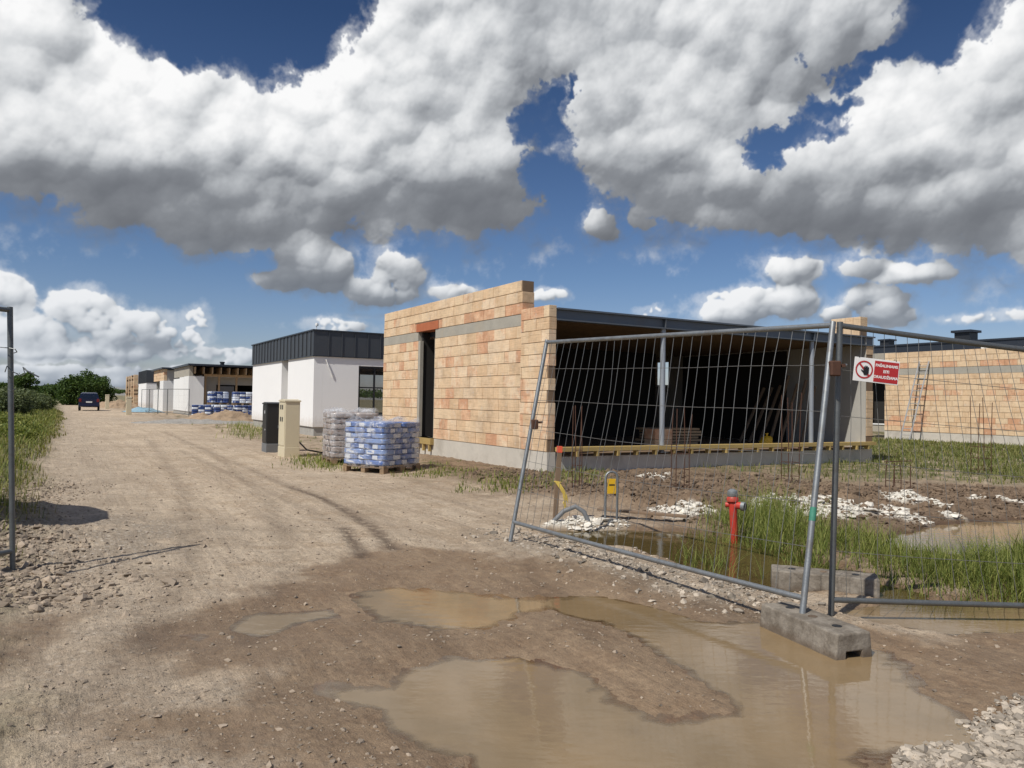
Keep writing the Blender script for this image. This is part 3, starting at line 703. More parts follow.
def corner():
    g = np.random.default_rng(21); n = 11000; px = g.uniform(895, 1110, n); py = g.uniform(690, 800, n)
    k = (py > 752-(px-895)*.40+g.normal(0, 7, n)); P = np.array([gnd(a, b) for a, b in zip(px[k], py[k])])
    h, mk, ip = hzs(P[:, 0], P[:, 1]); r = g.lognormal(-4.75, .5, len(h)).clip(.004, .032)
    q = h > WZ-.02
    return stones('pale_gravel_spill', P[q, 0], P[q, 1], h[q]+r[q]*.25, r[q], M['whitestone'], seed=22)
tag(corner(), kind='stuff')
# lime rubble and soil clods
def by_mask(name, n, key, thr, mat, r0, r1, seed, box, lo=-4.0, sg=.5, flat=.7):
    g = np.random.default_rng(seed); x = g.uniform(box[0], box[1], n); y = g.uniform(box[2], box[3], n); h, mk, ip = hzs(x, y)
    k = (mk[key]*g.uniform(.5, 1, n) > thr) & (h > WZ+.01); r = g.lognormal(lo, sg, n).clip(r0, r1)
    return tag(stones(name, x[k], y[k], h[k]+r[k]*.15, r[k], mat, flat, seed=seed, rough=.32), kind='stuff')
by_mask('lime_rubble', 42000, 'lime', .35, M['limestone'], .007, .07, 31, (.3, 11, 8.3, 14.5), -4.1, .6, .38)
by_mask('soil_clods', 52000, 'mud', .68, M['clod'], .007, .085, 33, (-.9, 13, 8.2, 16.), -4.3, .62, .75)
# ------------------------------------------------------------------ buildings
def pieces(u0, u1, z0, z1, holes):                  # a wall rectangle minus its openings, as rectangles
    us = sorted({u0, u1, *[min(max(q, u0), u1) for h in holes for q in h[:2]]}); zs = sorted({z0, z1, *[min(max(q, z0), z1) for h in holes for q in h[2:]]})
    out = []
    for a, b in zip(us[:-1], us[1:]):
        for c, d in zip(zs[:-1], zs[1:]):
            if b-a > 1e-4 and d-c > 1e-4 and not any(h[0]-1e-4 < (a+b)/2 < h[1]+1e-4 and h[2]-1e-4 < (c+d)/2 < h[3]+1e-4 for h in holes): out.append((a, b, c, d))
    return out
def put_box(mb, axis, u0, u1, z0, z1, w0, w1, rnd=None, ch=0):     # axis 'y': the wall runs along y; w is across it
    if axis == 'y': mb.box((w0, u0, z0), (w1, u1, z1), rnd, ch)
    else: mb.box((u0, w0, z0), (u1, w1, z1), rnd, ch)
def block_wall(name, parent, axis, u0, u1, z0, z1, w0, w1, holes=(), seed=1, tone=None, step_top=None, L=.5, RH=.25):
    """wall of separate clay blocks around a recessed bed of mortar (materials: block, joint)"""
    g = random.Random(seed); mb = MB(); lo, hi = min(w0, w1), max(w0, w1)
    mb.mi = 1
    for a, b, c, d in pieces(u0+.012, u1-.012, z0, z1-.01, holes): put_box(mb, axis, a, b, c, d, lo+.012, hi-.012, .5)
    mb.mi = 0; nrow = max(1, round((z1-z0)/RH)); H = (z1-z0)/nrow
    for k in range(nrow):
        za = z0+k*H; off = (k % 2)*L*.5+g.uniform(-.06, .06); u = u0-off
        rowt = g.uniform(-.06, .06)
        while u < u1-1e-3:
            ln = L if g.random() < .8 else L*g.choice((.5, .75)); a, b = max(u, u0), min(u+ln, u1); u += ln
            if b-a < .05: continue
            for (p, q, c, d) in pieces(a+.005, b-.005, za+.006, za+H-.006, [h for h in holes if h[0] < b and h[1] > a and h[2] < za+H and h[3] > za]):
                if q-p < .03 or d-c < .03: continue
                j = g.uniform(-.004, .004); r = g.random()
                if tone: r = tone(k, r, p)
                put_box(mb, axis, p, q, c, d, lo+j, hi+j, min(max(r+rowt, 0), 1), .004)
    return mb.build(name, [M['clay'], M['joint']], parent)
def one(name, parent, mat, boxes, bevel=0., ch=0., label=None):
    mb = MB()
    for a, b in boxes: mb.box(a, b, None, ch)
    o = mb.build(name, mat, parent, bevel=bevel)
    if label: o['label'] = label
    return o
def plot_thing(name, label, cat, s, t, group=None):
    return thing(name, label, cat, plot(s, t), HDG, group)

# --- the open block house in the middle
hb = plot_thing('block_house', 'unfinished clay block house with open front, grey roof beam and tall dark doorway', 'house', 0, 0)
DOOR = (5.5, 6.6, .46, 3.32)
one('plinth', hb, M['plinth'], [((-.03, 0, -.4), (.17, 1.1, .455)), ((0, 1.1, -.4), (.3, 9.2, .455)), ((.3, .02, -.4), (10.4, .3, .36)), ((10.1, .3, -.4), (10.4, 9.2, .455)), ((.3, 8.9, -.4), (10.1, 9.2, .455))])
one('floor_slab', hb, M['oldwood'], [((.3, .3, .25), (10.1, 8.9, .40))])
block_wall('street_wall', hb, 'y', 1.1, 9.2, .46, 3.08, 0, .3, [DOOR], 3)
block_wall('corner_pier', hb, 'y', 0, 1.098, .46, 3.42, -.03, .15, [], 4, tone=lambda k, r, p: .55+r*.42 if r > .5 else r*1.1)
one('ring_beam', hb, M['band'], [((.004, 1.1, 3.083), (.296, 5.49, 3.325)), ((.004, 6.61, 3.083), (.296, 9.2, 3.325))])
one('lintel', hb, M['lintel'], [((-.012, 5.30, 3.328), (.31, 6.72, 3.545))])
block_wall('parapet', hb, 'y', 1.1, 9.2, 3.33, 4.06, 0, .3, [(5.29, 6.73, 3.3, 3.548)], 5, tone=lambda k, r, p: (.86+.14*r if r > .35 else .6) if k == 0 else r*.8)
one('door_jamb', hb, M['band'], [((.006, 6.46, .47), (.10, 6.598, 3.08)), ((.01, 5.502, .47), (.29, 5.53, 3.08))])
one('reveal_shade', hb, M['dark'], [((.102, 6.50, .47), (.60, 6.59, 3.30)), ((.31, 6.60, .47), (.36, 8.0, 3.1))])  # near-black sheets: the doorway's shade put in as colour
one('insulation_strip', hb, M['foam'], [((.24, 5.535, .95), (.28, 5.62, 2.45))])
o = one('door_sill', hb, M['timber'], [((-.10, 5.45, .30), (.28, 6.55, .455))] + [((-.09, 5.55+.38*k, .12), (-.03, 5.62+.38*k, .30)) for k in range(3)])
block_wall('rear_wall', hb, 'x', .3, 10.1, .46, 3.4, 8.9, 9.2, [], 6); one('shade_lining', hb, M['dark'], [((.31, 6.7, .41), (8.6, 6.8, 3.13)), ((.302, 1.2, .42), (.31, 5.48, 3.12))])  # near-black lining before the inner walls paints in the shade of the interior
WIN = (7.75, 8.65, 2.15, 2.98)
mb = MB()
for a, b, c, d in pieces(.0, 9.2, .41, 3.36, [WIN]): mb.box((10.1, a+.012 if a == 0 else a, c), (10.115, b, d))
mb.build('wall_plaster', M['plaster'], hb); one('wall_shade', hb, M['dark'], [((10.085, 2.6, .41), (10.098, 7.0, 3.1))])  # near-black sheet over the plaster, painted shade deep inside the house
block_wall('side_wall', hb, 'y', 0, 9.2, .46, 3.12, 10.116, 10.4, [WIN], 7)
block_wall('side_parapet', hb, 'y', .18, 1.1, 3.40, 3.92, 10.1, 10.4, [], 8, tone=lambda k, r, p: r*.6)
one('window_sill', hb, M['foam'], [((10.0, 7.72, 2.09), (10.44, 8.68, 2.147))])
mb = MB(); mb.box((.17, -.02, 3.34), (10.46, .16, 3.375)); mb.box((.17, -.02, 3.12), (10.46, .16, 3.15)); mb.box((.17, .06, 3.15), (10.46, .08, 3.34))
for x in (3.04, 5.6, 8.0): mb.box((x-.008, -.015, 3.15), (x+.008, .06, 3.34))
mb.build('roof_beam', M['steel'], hb)
mb = MB(); y = .18
while y < 8.9: mb.box((.3, y, 3.135+.0), (10.1, y+.115, 3.19)); mb.box((.3, y+.115, 3.175), (10.1, y+.23, 3.19)); y += .23
mb.build('ceiling', M['deck'], hb)
one('roof', hb, M['fascia'], [((.31, .17, 3.195), (10.09, 9.19, 3.37))])
for x in (3.04, 8.0):
    mb = MB(); mb.tube([(x, .08, .40), (x, .08, 3.118)], .058, 14); mb.box((x-.11, -.02, .40), (x+.11, .19, .415)); mb.build('column', M['post_steel'], hb, smooth=True)
o = one('edge_board', hb, M['timber'], [((.18, -.12, .47), (10.38, .06, .555)), ((.32, .065, .47), (10.38, .26, .545))])
x = .62; k = 0
while x < 10.3:
    ln = random.uniform(.0, .05)
    one('joist', hb, M['timber'], [((x-.025, -.11-ln, .365), (x+.025, .0, .465))]); x += .525; k += 1
# things left inside
st_ = plot_thing('stacked_blocks', 'small stack of orange clay blocks on the open floor behind the steel column', 'blocks', 3.7, .75); st_.location.z = .40
for k in range(2):
    for j in range(2): one('block', st_, M['clay'], [((j*.27-.27, 0, k*.245), (j*.27-.005, .38, k*.245+.238))], ch=.006)
cr = plot_thing('timber_stack', 'low stack of planks and boards inside the open house', 'timber stack', 4.6, 1.6); cr.location.z = .40
for k in range(6):
    one('plank', cr, M['rawwood'], [((-.7+random.uniform(-.1, .1), -.3, .08+k*.07), (.75+random.uniform(-.1, .1), .35, .13+k*.07))])
for x in (-.5, .4): one('bearer', cr, M['oldwood'], [((x, -.3, 0), (x+.1, .3, .08))])
pr = plot_thing('timber_props', 'dark timber props leaning in a row against the inner wall of the open house', 'timber props', 9.2, 1.2); pr.location.z = .40
for k in range(7):
    MB().tube([(-.2-.17*k*.4, .3*k, 0), (.5, .3*k+.1, 1.7+random.uniform(-.2, .25))], .045, 6).build('prop', M['oldwood'], pr)
yb = plot_thing('yellow_bag', 'crumpled yellow bag standing inside the open house near the wall', 'bag', 7.3, .9); yb.location.z = .40
bm = bmesh.new(); bmesh.ops.create_icosphere(bm, subdivisions=3, radius=.16)
for v in bm.verts: v.co = Vector((v.co.x*1.3, v.co.y*.8, max(v.co.z*1.1+.13*v.co.x, -.12)+.12))*(1+.1*math.sin(v.co.x*40)*math.cos(v.co.z*31))
MB().bm(bm).build('sack', M['yellow'], yb, smooth='all'); MB().lathe([(.03, 0), (.025, .05), (.045, .09)], 8, (.02, 0, .27)).build('tied_neck', M['yellow'], yb, smooth='all')

# --- the finished white house behind it
hw = plot_thing('white_house', 'finished white rendered house with deep dark standing seam metal parapet', 'house', 0, 16.6)
SL = (3.9, 5.0, .35, 3.1)
one('plinth', hw, M['concrete'], [((.06, .06, -.4), (10, 10.84, .348))])
mb = MB()
for a, b, c, d in pieces(0, 10.9, .35, 3.1, [SL]): mb.box((0, a, c), (.35, b, d))
for a, b, c, d in pieces(.352, 10.0, .35, 3.1, [(1.8, 4.4, .85, 2.78)]): mb.box((a, .0, c), (b, .35, d))
[mb.box((a, 10.55, c), (b, 10.9, d)) for a, b, c, d in pieces(.352, 10.0, .35, 3.1, [(2.6, 4.2, .6, 2.8), (5.4, 7.2, .6, 2.8)])]; mb.box((9.65, .352, .35), (10, 10.54, 3.1)); mb.build('wall', M['white'], hw)
one('recess', hw, M['plaster'], [((.36, 3.6, .35), (.5, 5.3, 3.1))])
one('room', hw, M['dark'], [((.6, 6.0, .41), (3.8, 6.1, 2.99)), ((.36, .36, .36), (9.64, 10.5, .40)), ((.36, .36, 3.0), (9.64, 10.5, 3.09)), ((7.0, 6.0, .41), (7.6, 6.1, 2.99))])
w = MB()
for a, b in (((1.8, .06), (1.88, .14)), ((4.32, .06), (4.4, .14)), ((2.46, .06), (2.52, .14)), ((3.08, .06), (3.16, .14)), ((3.7, .06), (3.76, .14))): w.box((a[0], a[1], .852), (b[0], b[1], 2.778))
w.box((1.88, .062, .853), (4.32, .138, .93)); w.box((1.88, .062, 2.70), (4.32, .138, 2.777)); w.box((1.88, .064, 1.9), (4.32, .136, 1.95))
wf = w.build('window', M['frame'], hw); one('pane', wf, M['glass'], [((1.88, .095, .93), (4.32, .105, 2.70))]); one('sill', wf, M['frame'], [((1.78, -.05, .80), (4.42, .10, .849))])
mb = MB(); mb.box((-.05, -.05, 3.103), (10.05, 10.95, 4.08))
y = .3
while y < 10.9: mb.box((-.085, y-.012, 3.11), (-.05, y+.012, 4.075)); y += .6
x = .55
while x < 10: mb.box((x-.012, -.085, 3.11), (x+.012, -.05, 4.075)); x += .53
mb.build('metal_parapet', M['clad'], hw)
mb = MB(); mb.box((-.10, -.10, 4.082), (10.1, .25, 4.13)); mb.box((-.10, .252, 4.082), (.25, 11.0, 4.13)); mb.box((-.07, -.07, 3.085), (10.05, -.052, 3.12)); mb.box((-.07, -.05, 3.085), (-.052, 10.95, 3.12)); mb.build('coping', M['fascia'], hw)
mb = MB(); mb.tube([(.45, -.001, 2.98), (.46, -.05, 2.96), (.55, -.075, 2.72), (.66, -.06, 2.5), (.74, -.03, 2.3)], .022, 8); mb.build('hanging_cable', M['foam'], hw)
rv = thing('roof_camera', 'small white camera on a bracket on the roof corner of the white house', 'camera', plot(.35, 17.6, 4.13), HDG)
MB().tube([(0, 0, 0), (0, 0, .22)], .018, 8).build('bracket', M['foam'], rv); MB().lathe([(.055, 0), (.07, .05), (.05, .12)], 10, (0, -.05, .22)).build('housing', M['foam'], rv, smooth=True)

# --- houses further along the street
h3 = plot_thing('timber_front_house', 'half built house with white insulation boards and exposed rafters under a flat roof', 'house', 0, 50)
one('plinth', h3, M['concrete'], [((.05, .05, -.4), (12, 9, .30))])
one('wall_insulation', h3, M['foam'], [((0, 0, .3), (.3, 2.6, 3.0)), ((0, 2.64, .3), (.3, 5.2, 2.98)), ((.302, 0, .3), (1.1, .12, 3.0)), ((0.01, 5.24, .3), (.29, 9, 2.9))])
one('upper_wall', h3, M['band'], [((.03, .02, 3.002), (.3, 9, 3.78))])
one('wall', h3, M['plaster'], [((1.1, 1.2, .3), (2.2, 1.4, 3.0)), ((2.2, 1.2, 2.4), (12, 1.4, 3.0)), ((11.7, 1.41, .3), (12, 9, 3.0))])
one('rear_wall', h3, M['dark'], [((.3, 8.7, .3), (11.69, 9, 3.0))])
o = one('door', h3, M['greybase'], [((2.3, 1.0, .3), (3.5, 1.08, 2.3))]); o['label'] = 'pale grey green door leaf'
for x in (1.25, 2.25, 3.55, 5.0, 7, 9): one('post', h3, M['rawwood'], [((x-.07, .3, .3), (x+.07, .44, 3.0))])
one('beam', h3, M['rawwood'], [((1.12, .28, 3.003), (12, .46, 3.2))])
for k in range(19): one('rafter', h3, M['rawwood'], [((.35+k*.62, -.55, 3.203), (.42+k*.62, 8.6, 3.70))])
one('roof', h3, M['fascia'], [((-.15, -.7, 3.79), (12.2, 9.2, 3.93))])
MB().lathe([(.16, 0), (.16, .22), (.20, .22), (.20, .30)], 10, (2.6, 1.2, 3.93)).build('roof_vent', M['frame'], h3, smooth=True)

h4 = plot_thing('chipboard_top_house', 'far house with white boarded walls and bare orange upper wall', 'house', 0, 66.5)
one('wall_insulation', h4, M['foam'], [((0, 0, 0), (.3, 3.0, 2.9)), ((0.02, 3.02, 0), (.3, 9, 2.1)), ((.302, 0, 0), (9, .2, 2.9))])
block_wall('upper_wall', h4, 'y', 0, 9, 2.902, 4.0, .03, .3, [], 22)
one('rear_wall', h4, M['plaster'], [((.3, 8.8, 0), (9, 9, 3.9)), ((.302, .03, 2.902), (9, .2, 3.9))])
one('roof', h4, M['fascia'], [((-.2, -.4, 4.0), (9.2, 9.3, 4.15))])
h5 = plot_thing('dark_parapet_house', 'far white house with dark grey upper cladding', 'house', 0, 83)
one('wall', h5, M['white'], [((0, 0, 0), (.3, 10, 2.9)), ((.302, 0, 0), (3.2, .3, 2.9)), ((.3, 9.7, 0), (9, 10, 2.9))])
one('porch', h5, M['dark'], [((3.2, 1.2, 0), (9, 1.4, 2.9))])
mb = MB(); mb.box((-.04, -.04, 2.903), (9, 10.04, 4.35))
for k in range(16): mb.box((-.075, .2+k*.62, 2.91), (-.04, .225+k*.62, 4.34))
mb.build('metal_parapet', M['clad'], h5)
h6 = plot_thing('pillar_house', 'farthest block shell with tall yellow brick piers and open bays', 'house', 0, 100)
for k, (y, w) in enumerate(((0, .9), (4.2, 1.0), (8.5, .9), (13, 1.2))): block_wall('pier', h6, 'y', y, y+w, 0, 4.2, 0, .5, [], 30+k)
block_wall('rear_wall', h6, 'y', 0, 14.2, 0, 3.6, 6, 6.3, [(2, 4, .8, 2.6)], 37); one('roof_beam', h6, M['rawwood'], [((.05, 0, 3.3), (.45, 14.2, 3.5))]) if False else None
one('slab', h6, M['oldwood'], [((.51, .1, 2.6), (6, 14, 2.85))]); one('counter', h6, M['osb'], [((.6, 1.2, 0), (1.8, 4.0, 1.1))])

# --- second row: block house on the right with a dark roofed house behind
hr = plot_thing('right_block_house', 'long unfinished clay block wall house on the right with a concrete band', 'house', 25.9, -7)
one('plinth', hr, M['plinth'], [((.02, 0, -.4), (9, 17, .40))])
def rt(k, r, p): return (.8+.2*r if (math.sin(p*1.7+k*.3)+math.sin(k*1.1)) > .5 and r > .35 else r*.72)
block_wall('street_wall', hr, 'y', 0, 17, .40, 3.05, 0, .3, [], 12, tone=rt, L=.5)
one('ring_beam', hr, M['band'], [((.004, 0, 3.053), (.296, 17, 3.35))])
block_wall('parapet', hr, 'y', 0, 17, 3.355, 4.12, 0, .3, [], 13, tone=lambda k, r, p: .95 if k == 0 and r > .4 else r*.7)
block_wall('end_wall', hr, 'x', .302, 9, .40, 4.1, 16.7, 17, [], 14)
one('side_panel', hr, M['band'], [((.9, 17.0, .30), (1.1, 18.9, .7)), ((.9, 17.0, 2.75), (1.1, 18.9, 4.2)), ((.9, 18.5, .7), (1.1, 18.9, 2.75))])
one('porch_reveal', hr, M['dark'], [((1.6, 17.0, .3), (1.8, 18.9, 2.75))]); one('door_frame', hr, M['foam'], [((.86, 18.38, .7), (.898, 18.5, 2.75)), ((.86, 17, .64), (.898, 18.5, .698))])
for k, y in enumerate((5.5, 7.2, 8.4, 11.6, 12.3)): one('parapet_cap', hr, M['foam'], [((.05, y, 4.122), (.25, y+.22, 4.20))])
hd = plot_thing('dark_roof_house', 'dark metal clad house rising behind the right hand block wall', 'house', 36, -8)
one('wall', hd, M['dark'], [((0, 0, 0), (10, 27, 4.45))])
mb = MB(); mb.box((-.2, -.2, 4.453), (10.2, 27.2, 5.36)); mb.box((-.26, -.26, 5.30), (10.25, 27.25, 5.40)); mb.build('fascia', M['fascia'], hd)
for nm, (px, py) in (('left', (887, 346)), ('right', (966, 338))):
    for s_ in (37.4,):
        r_ = (px-512)/F
        best = min(np.arange(0, 22, .02), key=lambda t_: abs((plot(s_, t_)[0]/plot(s_, t_)[1])-r_))
        vt = thing('roof_vent', {'left': 'squat dark roof vent seen just over the house end', 'right': 'larger dark capped vent standing in the middle of the far roof'}[nm], 'roof vent', plot(s_, best, 5.40), HDG, 'vents on the dark roof')
        k = .8 if nm == 'left' else 1.15
        one('stack', vt, M['frame'], [((-.38*k, -.38*k, 0), (.38*k, .38*k, .5*k))]); one('cap', vt, M['fascia'], [((-.5*k, -.5*k, .5*k+.002), (.5*k, .5*k, .62*k))])

# ladder leaning on the right block house
ld = plot_thing('ladder', 'pale metal ladder leaning against the right hand block wall', 'ladder', 25.9, 7.75)
def lad(u, k): return (-1.15+1.06*k, u+.25*(1-k), .05+3.6*k)
for u in (0, .45): MB().tube([lad(u-.1*0, 0), lad(u, 1)], .035, 6).build('rail', M['alu'], ld)
for k in range(12):
    MB().tube([lad(0, .06+k*.08), lad(.45, .06+k*.08)], .018, 6).build('rung', M['alu'], ld)
# ------------------------------------------------------------------ site fence
def lerp(a, b, k): return tuple(p+(q-p)*k for p, q in zip(a, b))
def panel(name, label, BL, BR, TL, TR, nv=31, nh=6, sag=0., wires=True, mat='galv', group=None, rail_up=(.2, .12), seed=1):
    """mesh panel between four corners: two posts, two rails, one sheet of welded wire"""
    g = random.Random(seed); th = thing(name, label, 'fence', BL, 0, group); O = Vector(BL)
    L = lambda p: tuple(Vector(p)-O)
    MB().tube([L(BL), L(lerp(BL, TL, .5)), L(TL)], .021, 12).build('post', M[mat], th, smooth=True)
    MB().tube([L(BR), L(lerp(BR, TR, .5)), L(TR)], .021, 12).build('post', M[mat], th, smooth=True)
    hgt = (Vector(TL)-Vector(BL)).length
    b0, b1 = lerp(BL, TL, rail_up[0]/hgt), lerp(BR, TR, rail_up[1]/hgt); t0, t1 = lerp(TL, BL, .012), lerp(TR, BR, .012)
    def curve(a, b, s): return [tuple(Vector(lerp(a, b, k/10))-Vector((0, 0, s*4*(k/10)*(1-k/10)))) for k in range(11)]
    tr = curve(t0, t1, sag); br = curve(b0, b1, .01)
    MB().tube([L(p) for p in tr], .020, 12).build('rail', M[mat], th, smooth=True); MB().tube([L(p) for p in br], .020, 12).build('rail', M[mat], th, smooth=True)
    if wires:
        w = MB(); nrm = (Vector(BR)-Vector(BL)).cross(Vector(TL)-Vector(BL)).normalized()
        ph = g.uniform(0, 6)
        def pt(u, k):
            p = Vector(lerp(lerp(b0, b1, u), lerp(t0, t1, u), k))-Vector((0, 0, sag*4*u*(1-u)*k))
            bend = .022*math.sin(u*7+ph)*math.sin(k*3.1)+.008*math.sin(u*19+k*5+ph)
            return p+nrm*bend+(Vector(b1)-Vector(b0)).normalized()*(.015*math.sin(k*6.3+u*4+ph)*math.sin(k*3.14)+off*math.sin(k*3.14))
        for i in range(1, nv):
            off = g.gauss(0, .012); w.tube([L(pt(i/nv, k/8)) for k in range(9)], .0020, 4, cap=False)
        off = 0
        for j in range(1, nh):
            kk = j/nh; dz = g.uniform(-.02, .02); w.tube([L(pt(i/24, kk)+Vector((0, 0, dz-.04*math.sin(i/24*math.pi)*(1 if j < 4 else 0)))) for i in range(25)], .0020, 4, cap=False)
        w.build('wire_mesh', M['wire'], th)
    return th
P_BL, P_BR = (.01, 7.85, .03), (1.90, 5.0, .10)
P_TL, P_TR = at(547, 340, 8.22), at(833, 322, 5.40)
fp = panel('mesh_fence', 'leaning galvanised mesh fence panel in front of the open house', P_BL, P_BR, P_TL, P_TR, 31, 6, seed=3, group='mesh panels of the site fence')
M['green_paint'] = plain('green_paint', (.05, .22, .15), .6, 0, .3, 30, .1)
MB().tube([tuple(Vector(lerp(P_BR, P_TR, k))-Vector(P_BL)) for k in (.305, .35)], .0222, 12, cap=False).build('paint_mark', M['green_paint'], fp, smooth=True)
Q_BL, Q_TL = at(831, 615, 5.38), at(840, 322, 5.42); Q_BR, Q_TR = (5.72, 5.47, -.02), at(1178, 363, 5.6)
fq = panel('mesh_fence', 'mesh fence panel carrying the red warning sign', Q_BL, Q_BR, Q_TL, Q_TR, 31, 6, seed=5, mat='darkgalv', group='mesh panels of the site fence', rail_up=(.105, .10), sag=.015)
# coupler on the left post, and the clamp tying the two panels together
def coupler(name, label, p, ang, s=1.):
    t = thing(name, label, 'clamp', p, ang)
    MB().box((-.035*s, -.03*s, -.05*s), (.035*s, .03*s, .05*s), None, .008).build('jaw', M['rust'], t)
    MB().tube([(-.02*s, 0, .02*s), (.09*s, .01, .025*s)], .009*s, 8).build('bolt', M['galv'], t); MB().lathe([(.018*s, -.01), (.018*s, .012)], 6, (.06*s, .0, .02*s)).build('nut', M['rust'], t)
coupler('fence_clamp', 'rusty clamp with its bolt on the far left post of the leaning panel', tuple(Vector(lerp(P_BL, P_TL, .57))+Vector((.03, -.02, 0))), .2)
coupler('fence_clamp', 'rusty clamp tying the two posts under their tops', tuple(Vector(lerp(P_BR, P_TR, .83))+Vector((.035, -.02, 0))), .1, 1.05)
# left gate panel, out of the picture but for its post
pb = gnd(13, 563, .09)
g_BL = (pb[0], pb[1], hz(pb[0], pb[1])-.02); g_TL = at(10, 307, pb[1]+.02)
gd = Vector((-.42, -.90, 0)).normalized()*3.45
g_BR = tuple(Vector(g_BL)+gd); g_TR = tuple(Vector(g_TL)+gd)
fg = panel('mesh_fence', 'gate panel at the left edge of the photo with snapped wires on its post', g_BL, g_BR, g_TL, g_TR, 2, 2, wires=False, mat='darkgalv', group='mesh panels of the site fence', rail_up=(.17, .17), seed=8)
mb = MB(); O = Vector(g_BL)
def lw(pts, r=.004): mb.tube([tuple(Vector(at(px, py, pb[1]-.03+dy))-O) for px, py, dy in pts], r, 6)
lw([(5, 372, 0), (7, 366, -.03), (13, 372, -.04), (18, 374, 0), (19, 377, .02), (25, 374, .03), (23, 367, .05)]); lw([(24, 368, .05), (27, 371, .05), (39, 377, .08)], .006); lw([(-2, 347, 0), (9, 348, -.03), (15, 349, -.03), (17, 352, 0), (14, 353, .02)]); lw([(8, 389, 0), (11, 391, -.03), (16, 389, 0)])
mb.build('loose_wire', M['darkgalv'], fg)
# board on two legs, added out of view to cast the dark shadow
sb = thing('shadow_board', 'unseen plywood board added beside the gate, casting the dark shadow at left', 'board', (-6.15, 8.15, hz(-6.15, 8.15)), R(128))
prof = [(-1.3, .55), (1.15, .75), (1.25, 1.5), (.75, 1.95), (.0, 2.1), (-.8, 1.95), (-1.25, 1.55)]
MB().prism(prof, -.01, .01, axis='y').build('board', M['osb'], sb)
for x in (-.9, .8): one('leg', sb, M['oldwood'], [((x-.04, .012, -.05), (x+.04, .09, 1.6))])

# warning sign hung on the right panel
sc_ = at(876.5, 371, 5.33); sg = thing('warning_sign', 'white and red no entry sign with a raised hand hanging on the mesh', 'sign', sc_, 0)
sg.rotation_euler = Euler((R(0), R(5.5), R(2)))
W2, H2 = .160, .083
MB().box((-W2, 0, -H2), (W2, .004, H2), None, .001).build('panel', M['sign_white'], sg)
MB().box((-.017, -.0015, -H2+.008), (W2-.006, -.0003, H2-.012)).build('red_field', M['sign_red'], sg)
ring = MB(); n = 40; c0 = (-.088, .0)
for k in range(n):
    a, b = 2*math.pi*k/n, 2*math.pi*(k+1)/n
    ring.add([(c0[0]+r_*math.cos(q), -.0024, c0[1]+r_*math.sin(q)) for q in (a, b) for r_ in (.052, .062)], [(0, 1, 3, 2)])
q = R(132); dx_, dz_ = math.cos(q), math.sin(q); ring.add([(c0[0]+dx_*l+dz_*w, -.0030, c0[1]+dz_*l-dx_*w) for l, w in ((-.053, -.006), (.053, -.006), (.053, .006), (-.053, .006))], [(0, 1, 2, 3)])
ring.build('prohibition_ring', M['sign_red'], sg)
hand = MB(); hx, hz_ = c0[0]+.012, c0[1]-.012
hand.add([(hx+x, -.0036, hz_+z) for x, z in ((-.018, -.012), (-.012, -.024), (.012, -.024), (.020, -.010), (.020, .012), (-.018, .012))], [tuple(range(6))])
for k, ln in enumerate((.020, .027, .025, .018)):
    x = -.0175+k*.0098; hand.add([(hx+x, -.0036, hz_+.012), (hx+x+.0082, -.0036, hz_+.012), (hx+x+.0082, -.0036, hz_+.012+ln), (hx+x+.004, -.0036, hz_+.015+ln), (hx+x, -.0036, hz_+.012+ln)], [(0, 1, 2, 3, 4)])
hand.add([(hx-.017, -.0038, hz_-.01), (hx-.036, -.0038, hz_+.006), (hx-.033, -.0038, hz_+.012), (hx-.017, -.0038, hz_+.003)], [(0, 1, 2, 3)])
hand.build('hand', M['sign_black'], sg)
def lettering(txt, size, x, z, y, mat, parent, bold=.0):
    cu = bpy.data.curves.new('text', 'FONT'); cu.body = txt; cu.size = size; cu.align_x = 'CENTER'; cu.align_y = 'CENTER'; cu.offset = bold
    tmp = bpy.data.objects.new('text', cu); col.objects.link(tmp); bpy.context.view_layer.update()
    me = bpy.data.meshes.new_from_object(tmp.evaluated_get(bpy.context.evaluated_depsgraph_get())); bpy.data.objects.remove(tmp)
    me.transform(Matrix.Translation((x, y, z)) @ Matrix.Rotation(R(90), 4, 'X')); me.name = 'lettering'
    return link('lettering', me, parent, mat)
for txt, z in (('PAŠALINIAMS', .040), ('EITI', .0), ('DRAUDŽIAMA', -.040)):
    lettering(txt, .0265 if txt != 'EITI' else .027, .068, z, -.0022, M['sign_white'], sg, .0009)
for sx in (-.13, .13):
    MB().tube([(sx, .003, H2-.006), (sx, -.006, H2+.004), (sx, .02, H2+.012), (sx, .03, H2)], .0018, 5).build('tie', M['cable'], sg)

